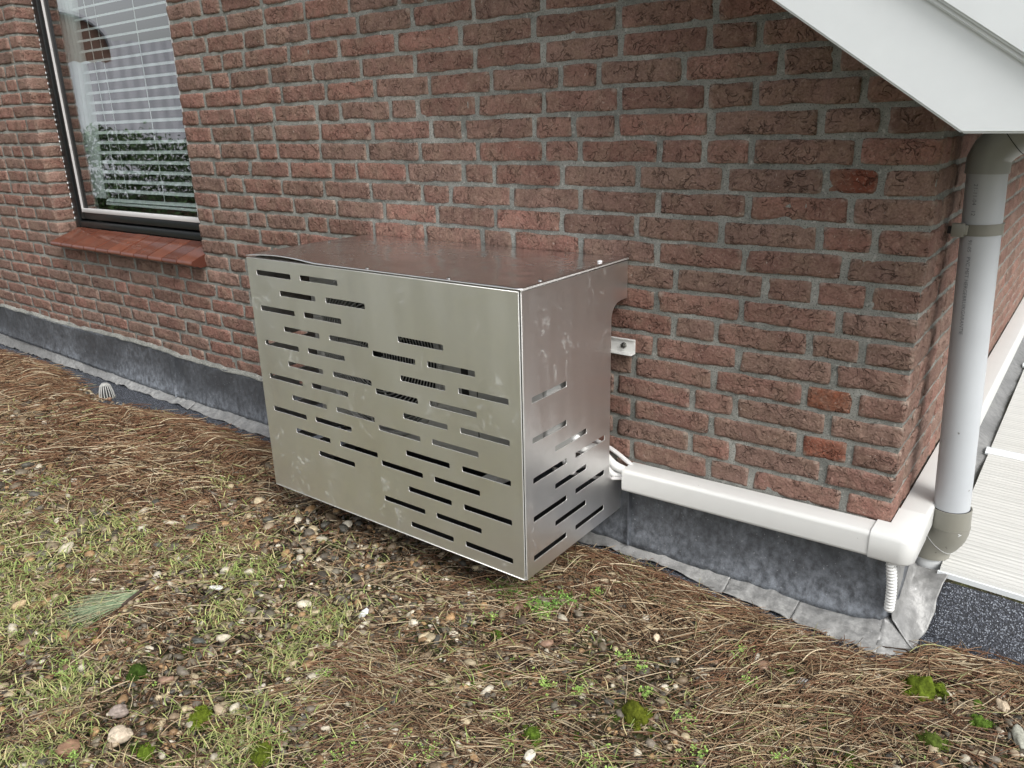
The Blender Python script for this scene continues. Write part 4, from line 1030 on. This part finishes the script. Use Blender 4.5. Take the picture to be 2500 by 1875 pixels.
# side panels
def side_out(rear_notch=True):
    pts = [(CY+.0045, CZ0), (-.003, CZ0), (-.003, -.040)]
    for i in range(7):
        a = R(90*i/6); pts.append((-.083+.028*(1-math.sin(a))-.0+0, -.040+.028*(1-math.cos(a)))) if False else None
    pts += [(-.058, -.043), (-.070, -.040), (-.080, -.030), (-.0845, -.014), (-.0855, .0), (-.0855, .425), (-.080, .441), (-.070, .452), (-.055, .460), (-.035, .463), (-.003, .463), (-.003, CZ1-.004), (CY+.0045, CZ1-.002)]
    return [p_ for p_ in pts if p_ is not None]
sh = [(a+.074, z, .1475, SLH, .0035) for a, z in [(-.448, .304), (-.448, .202), (-.353, .148), (-.260, .097), (-.448, .098), (-.354, .046), (-.260, -.006), (-.449, -.005), (-.355, -.058), (-.260, -.113), (-.451, -.112)]]
panel('side_panel', side_out(), sh, TH, lambda x, y, z: Vector((CX1-.0011+z, x, y)), 'steel_side', cv)
panel('side_panel', side_out(), sh, TH, lambda x, y, z: Vector((CX0+.0011+z, x, y)), 'steel_side', cv)
# black strips behind the corner gap paint its shade; pale bends edge it
g = MB().box(CX1-.030, CX1-.0035, CY+.0035, CY+.0050, CZ0+.01, CZ1-.01).box(CX1-.0065, CX1-.0035, CY+.0055, CY+.03, CZ0+.01, CZ1-.01)
o = g.build('corner_gap_shade', 'dark', cv); o.location = -Vector(cv.location)
g = MB().tube([(CX1-.0012, CY+.0040, CZ0), (CX1-.0012, CY+.0040, CZ1-.002)], .0013, 8).tube([(CX1-G_-.0004, CY+.0004, CZ0), (CX1-G_-.0004, CY+.0004, CZ1-.002)], .0015, 8)
o = g.build('corner_bend', 'steel_edge', cv, True); o.location = -Vector(cv.location)
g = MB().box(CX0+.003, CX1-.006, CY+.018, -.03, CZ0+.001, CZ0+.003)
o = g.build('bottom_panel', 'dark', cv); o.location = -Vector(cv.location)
# top panel with lifted left front corner
nu, nv = 60, 30; u, v = np.meshgrid(np.linspace(0, 1, nu), np.linspace(0, 1, nv), indexing='ij'); u = u.ravel(); v = v.ravel()
xx = CX0-.001+u*(CX1-CX0+.003); yy = CY-.001+v*(-CY-.003+.0)
lf_ = np.clip((.30-u)/.30, 0, 1)**1.5
zz = CZ1+.0030+.0065*np.exp(-((u-.045)/.03)**2)*0+.0085*np.sin(np.clip(u/.30, 0, 1)*math.pi)*np.clip(1-v*1.9, 0, 1)+.003*np.sin(u*3.0+.4)*np.sin(v*3.14)+.0016*np.sin(u*8+v*3)*v*(1-v)*3
tp = npmesh('top_panel', np.stack([xx, yy, zz], -1), grid(nu, nv), True); tp.materials.append(M['steel_top']); tp.materials.append(M['steel_edge'])
o = link('top_panel', tp, None, cv); o.location = -Vector(cv.location); md = o.modifiers.new('s', 'SOLIDIFY'); md.thickness = .0018; md.offset = 1; md.material_offset_rim = 1; md.use_even_offset = True
# rolled edges of the top
g = MB().tube([(CX1+.0018, CY+.0, CZ1+.0012), (CX1+.0018, -.004, CZ1+.0012)], .0016, 8); o = g.build('top_edge', 'steel_edge', cv, True); o.location = -Vector(cv.location)
for (sx, sy, w_) in [(-1.44, -.472, 0), (-1.20, -.470, 0), (-.925, -.470, 0), (-.722, -.385, 0), (-.735, -.10, 1), (-1.66, -.2, 0)]:
    g = MB().tube([(sx, sy, CZ1+.0045), (sx, sy, CZ1+.0075), (sx, sy, CZ1+.0088)], [.0062, .0062, .003] if w_ else [.0048, .0048, .002], 12)
    o = g.build('rivet' if w_ else 'screw', 'white_rivet' if w_ else 'screw', cv, True); o.location = -Vector(cv.location)

# ------------------------------------------------------------------ air conditioner inside
ac = empty('air_conditioner', (-1.12, -.25, .085)); tag(ac, 'light grey outdoor air conditioner unit inside the slotted cover', 'air conditioner')
AX0, AX1, AY0, AY1, AZ0, AZ1 = -1.515, -.742, -.405, -.135, .085, .556
fc = (-1.255, .325, .225)
def acp(o): o.location = -Vector(ac.location); return o
acp(panel('front_face', [(AX0, AZ0), (AX1, AZ0), (AX1, AZ1), (AX0, AZ1)], [], .004, lambda x, y, z: Vector((x, AY0+z, y)), 'ac_body', ac, fc)).data.materials[1] = M['ac_body']
g = MB().box(AX0, AX0+.004, AY0+.003, AY1, AZ0, AZ1).box(AX1-.004, AX1, AY0+.003, AY1, AZ0, AZ1).box(AX0+.004, AX1-.004, AY0+.003, AY1, AZ1-.004, AZ1).box(AX0+.004, AX1-.004, AY0+.003, AY1, AZ0, AZ0+.004).box(AX0+.004, AX1-.004, AY1-.004, AY1, AZ0+.004, AZ1-.004)
acp(g.build('body', 'ac_body', ac))
g = MB().box(-.905, -.903, AY0-.0035, AY0-.002, AZ0+.01, AZ1-.01).box(-.955, -.932, AY0-.0032, AY0-.002, .22, .40); acp(g.build('panel_seam', 'dark', ac))
g = MB()
for j in range(20):
    r_ = .032+j*.0098; yo = -.012+.010*(r_/.23)
    pts = [(fc[0]+r_*math.cos(a), AY0+yo, fc[1]+r_*math.sin(a)) for a in np.linspace(0, 2*math.pi, 41)]; g.tube(pts, .0017, 5, False)
for i in range(10):
    a = i*2*math.pi/10+.25; pts = []
    for s_ in np.linspace(0, 1, 8):
        r_ = .02+.21*s_; an = a+.55*s_; pts.append((fc[0]+r_*math.cos(an), AY0-.006, fc[1]+r_*math.sin(an)))
    g.tube(pts, .0024, 5)
acp(g.build('fan_grille', 'ac_grille', ac, True))
g = MB(); pts = [(fc[0]+.232*math.cos(a), AY0-.005, fc[1]+.232*math.sin(a)) for a in np.linspace(0, 2*math.pi, 65)]; g.tube(pts, .009, 10, False); acp(g.build('grille_rim', 'ac_grille', ac, True))
g = MB()
for i in range(3):
    a = i*2*math.pi/3; 
    V_ = []
    for s_ in (0, .5, 1):
        r_ = .04+.16*s_
        for w_ in (-.5, .5): an = a+w_*.9+s_*.3; V_.append((fc[0]+r_*math.cos(an), AY0+.06+w_*.05, fc[1]+r_*math.sin(an)))
    vs = [g.bm.verts.new(p_) for p_ in V_]
    for k in (0, 2): g.bm.faces.new((vs[k], vs[k+1], vs[k+3], vs[k+2]))
g.tube([(fc[0], AY0+.03, fc[1]), (fc[0], AY0+.1, fc[1])], .04, 20)
acp(g.build('fan', 'dark', ac, True))
g = MB().box(AX0+.01, -.93, AY0+.16, AY0+.17, AZ0+.01, AZ1-.01); acp(g.build('fan_cavity_shade', 'dark', ac))  # black sheet behind the fan paints the dark of its cavity
for fx in (-1.40, -.86):
    g = MB().box(fx-.03, fx+.03, AY0-.0, AY1+.0, AZ0-.02, AZ0-.001, .003); acp(g.build('foot', 'dark', ac, True))
# side cover with valve box and label on the right side
g = MB().box(AX1+.0005, AX1+.014, AY0+.05, AY1-.03, AZ0+.005, .30, .004); acp(g.build('valve_cover', 'ac_body', ac, True))
# small label
cu_ = bpy.data.curves.new('t', 'FONT'); cu_.body = '3.2'; cu_.size = .011; ob = bpy.data.objects.new('t', cu_); COL.objects.link(ob); bpy.context.view_layer.update()
me = bpy.data.meshes.new_from_object(ob.evaluated_get(bpy.context.evaluated_depsgraph_get())); bpy.data.objects.remove(ob)
for v in me.vertices: v.co = Vector((AX1+.0012, AY0+.012+v.co.x, .318+v.co.y))
o = acp(link('rating_label', me, 'text', ac))
# wall bracket arms and cross rail
wb = empty('wall_bracket', (-1.1, 0, .33)); tag(wb, 'white steel wall bracket rail with bolt behind the cover', 'bracket')
g = MB().box(-1.50, -.679, -.0045, -.0015, .309, .350, .001).box(-1.50, -.679, -.026, -.0045, .309, .3125, .001).box(-1.50, -.679, -.010, -.0045, .347, .350, .001)
o = g.build('rail', 'bracket_white', wb); o.location = -Vector(wb.location)
for bx_ in (-.712, -1.44):
    g = MB().tube([(bx_, -.004, .331), (bx_, -.012, .331)], .0085, 6).tube([(bx_, -.012, .331), (bx_, -.017, .331)], .0045, 10); o = g.build('bolt', 'grommet', wb, True); o.location = -Vector(wb.location)
for ax2 in (-1.40, -.86):
    g = MB().box(ax2-.02, ax2+.02, -.012, -.0047, -.0+.03, .335, .002).prism([(-.44, .060), (-.012, .060), (-.012, -.02), (-.44, .042)], lambda u_, v_: Vector((ax2-.018, u_, v_)), lambda u_, v_: Vector((ax2+.018, u_, v_)))
    o = g.build('arm', 'bracket_white', wb); o.location = -Vector(wb.location)
# insulated refrigerant pipes
for i, (y_, z_) in enumerate([(-.235, .135), (-.29, .10)]):
    P = [Vector((AX1+.012, y_, z_)), Vector((AX1+.022, y_+.002, z_-.006)), Vector((AX1+.020, y_+.03, z_-.04-.01*i)), Vector((AX1-.0, y_+.09, z_-.065)), Vector((AX1+.0, -.085, z_-.09)), Vector((-.715, -.045, -.012-.03*i)), Vector((-.66, -.034, -.030-.008*i))]
    pts = []
    for a in range(len(P)-1):
        p0, p1_, p2_, p3_ = P[max(a-1, 0)], P[a], P[a+1], P[min(a+2, len(P)-1)]
        for s_ in np.linspace(0, 1, 7)[:-1]: pts.append(.5*((2*p1_)+(p2_-p0)*s_+(2*p0-5*p1_+4*p2_-p3_)*s_**2+(3*p1_-p0-3*p2_+p3_)*s_**3))
    pts.append(P[-1]); g = MB().tube(pts, .0125-.002*i, 12); o = g.build('insulated_pipe', 'insulation', None, True)
    tag(o, ['upper white insulated pipe beside the air conditioner, seen through the side slots', 'lower white insulated pipe beside the air conditioner, seen through the side slots'][i], 'pipe', 'insulated pipes inside the cover')

# ------------------------------------------------------------------ what the window reflects: neighbour house and hedge
c0 = Vector((-15.2, -6.2, 0)); nn_ = Vector((.88, .475, 0)).normalized(); td = Vector((-nn_.y, nn_.x, 0))
nh = empty('neighbour_house', (c0.x, c0.y, -3.1)); tag(nh, 'neighbouring house with grey pantile roof and round brick gable, mirrored in the window', 'house')
def nb(u_, w_, z): return c0+td*u_+nn_*w_+Vector((0, 0, z))
V_ = []; uu = np.arange(-9, 9.01, .055); ws = np.linspace(0, 1, 26)
for a in uu:
    for s_ in ws:
        pt = nb(a, 1.9-3.6*s_, -.15+2.85*s_+.018*math.sin(a*2*math.pi/.22)+.03*((s_*13) % 1)); V_.append(pt[:])
o = link('tiled_roof', npmesh('tiled_roof', np.array(V_), grid(len(uu), 26), True), 'pantile', nh); o.location = -Vector(nh.location)
g = MB().prism([(-8.8, -3.1), (8.8, -3.1), (8.8, -.3), (-8.8, -.3)], lambda a, b_: nb(a, 1.5, b_), lambda a, b_: nb(a, -5, b_)); o = g.build('house_wall', 'far_brick', nh); o.location = -Vector(nh.location)
poly = [(-.85, 2.1)]+[(-.85*math.cos(a), 2.50+.62*math.sin(a)) for a in np.linspace(0, math.pi, 20)]+[(.85, 2.1)]
g = MB().prism(poly, lambda a, b_: nb(a+.9, -1.1, b_), lambda a, b_: nb(a+.9, -3, b_)); o = g.build('round_gable', 'far_brick', nh); o.location = -Vector(nh.location)
poly = [(-1.35*math.cos(a), 2.3+.95*math.sin(a)) for a in np.linspace(0, math.pi, 20)]; poly2_ = poly+[(-p_[0]*-.93*-1, 2.3+(p_[1]-2.3)*.9) for p_ in []]
g = MB().tube([nb(-.88*math.cos(a)+.9, -1.06, 2.5+.65*math.sin(a)) for a in np.linspace(0, math.pi, 24)], .05, 6); o = g.build('gable_trim', 'pantile', nh); o.location = -Vector(nh.location)
# hedge
hc = Vector((-10.4, -3.9, 0)); ht = td
nb_ = 110000; a = rng.uniform(-7, 7, nb_); dd = rng.normal(0, .45, nb_); z = -2.9+3.75*np.sqrt(rng.random(nb_)); z += .12*np.sin(a*2.1)*(z > .4)+rng.normal(0, .05, nb_)
cx = hc.x+ht.x*a+nn_.x*dd; cy = hc.y+ht.y*a+nn_.y*dd
nr = rng.normal(0, 1, (nb_, 3)); nr /= np.linalg.norm(nr, axis=1, keepdims=True); s1 = np.cross(nr, rng.normal(0, 1, (nb_, 3))); s1 /= np.linalg.norm(s1, axis=1, keepdims=True); s2 = np.cross(nr, s1); c_ = np.stack([cx, cy, z], -1); sz = rng.uniform(.018, .04, (nb_, 1))
W = np.stack([c_-s1*sz, c_-s2*sz*.5, c_+s1*sz, c_+s2*sz*.5], 1).reshape(-1, 3)
hd = link('hedge', npmesh('hedge', W, np.arange(nb_*4).reshape(-1, 4), False, np.repeat(np.array((.05, .085, .035))*rng.uniform(.5, 1.6, (nb_, 1)), 4, axis=0)), 'hedge'); tag(hd, 'tall clipped green hedge standing between the roof and the neighbouring house', 'hedge')
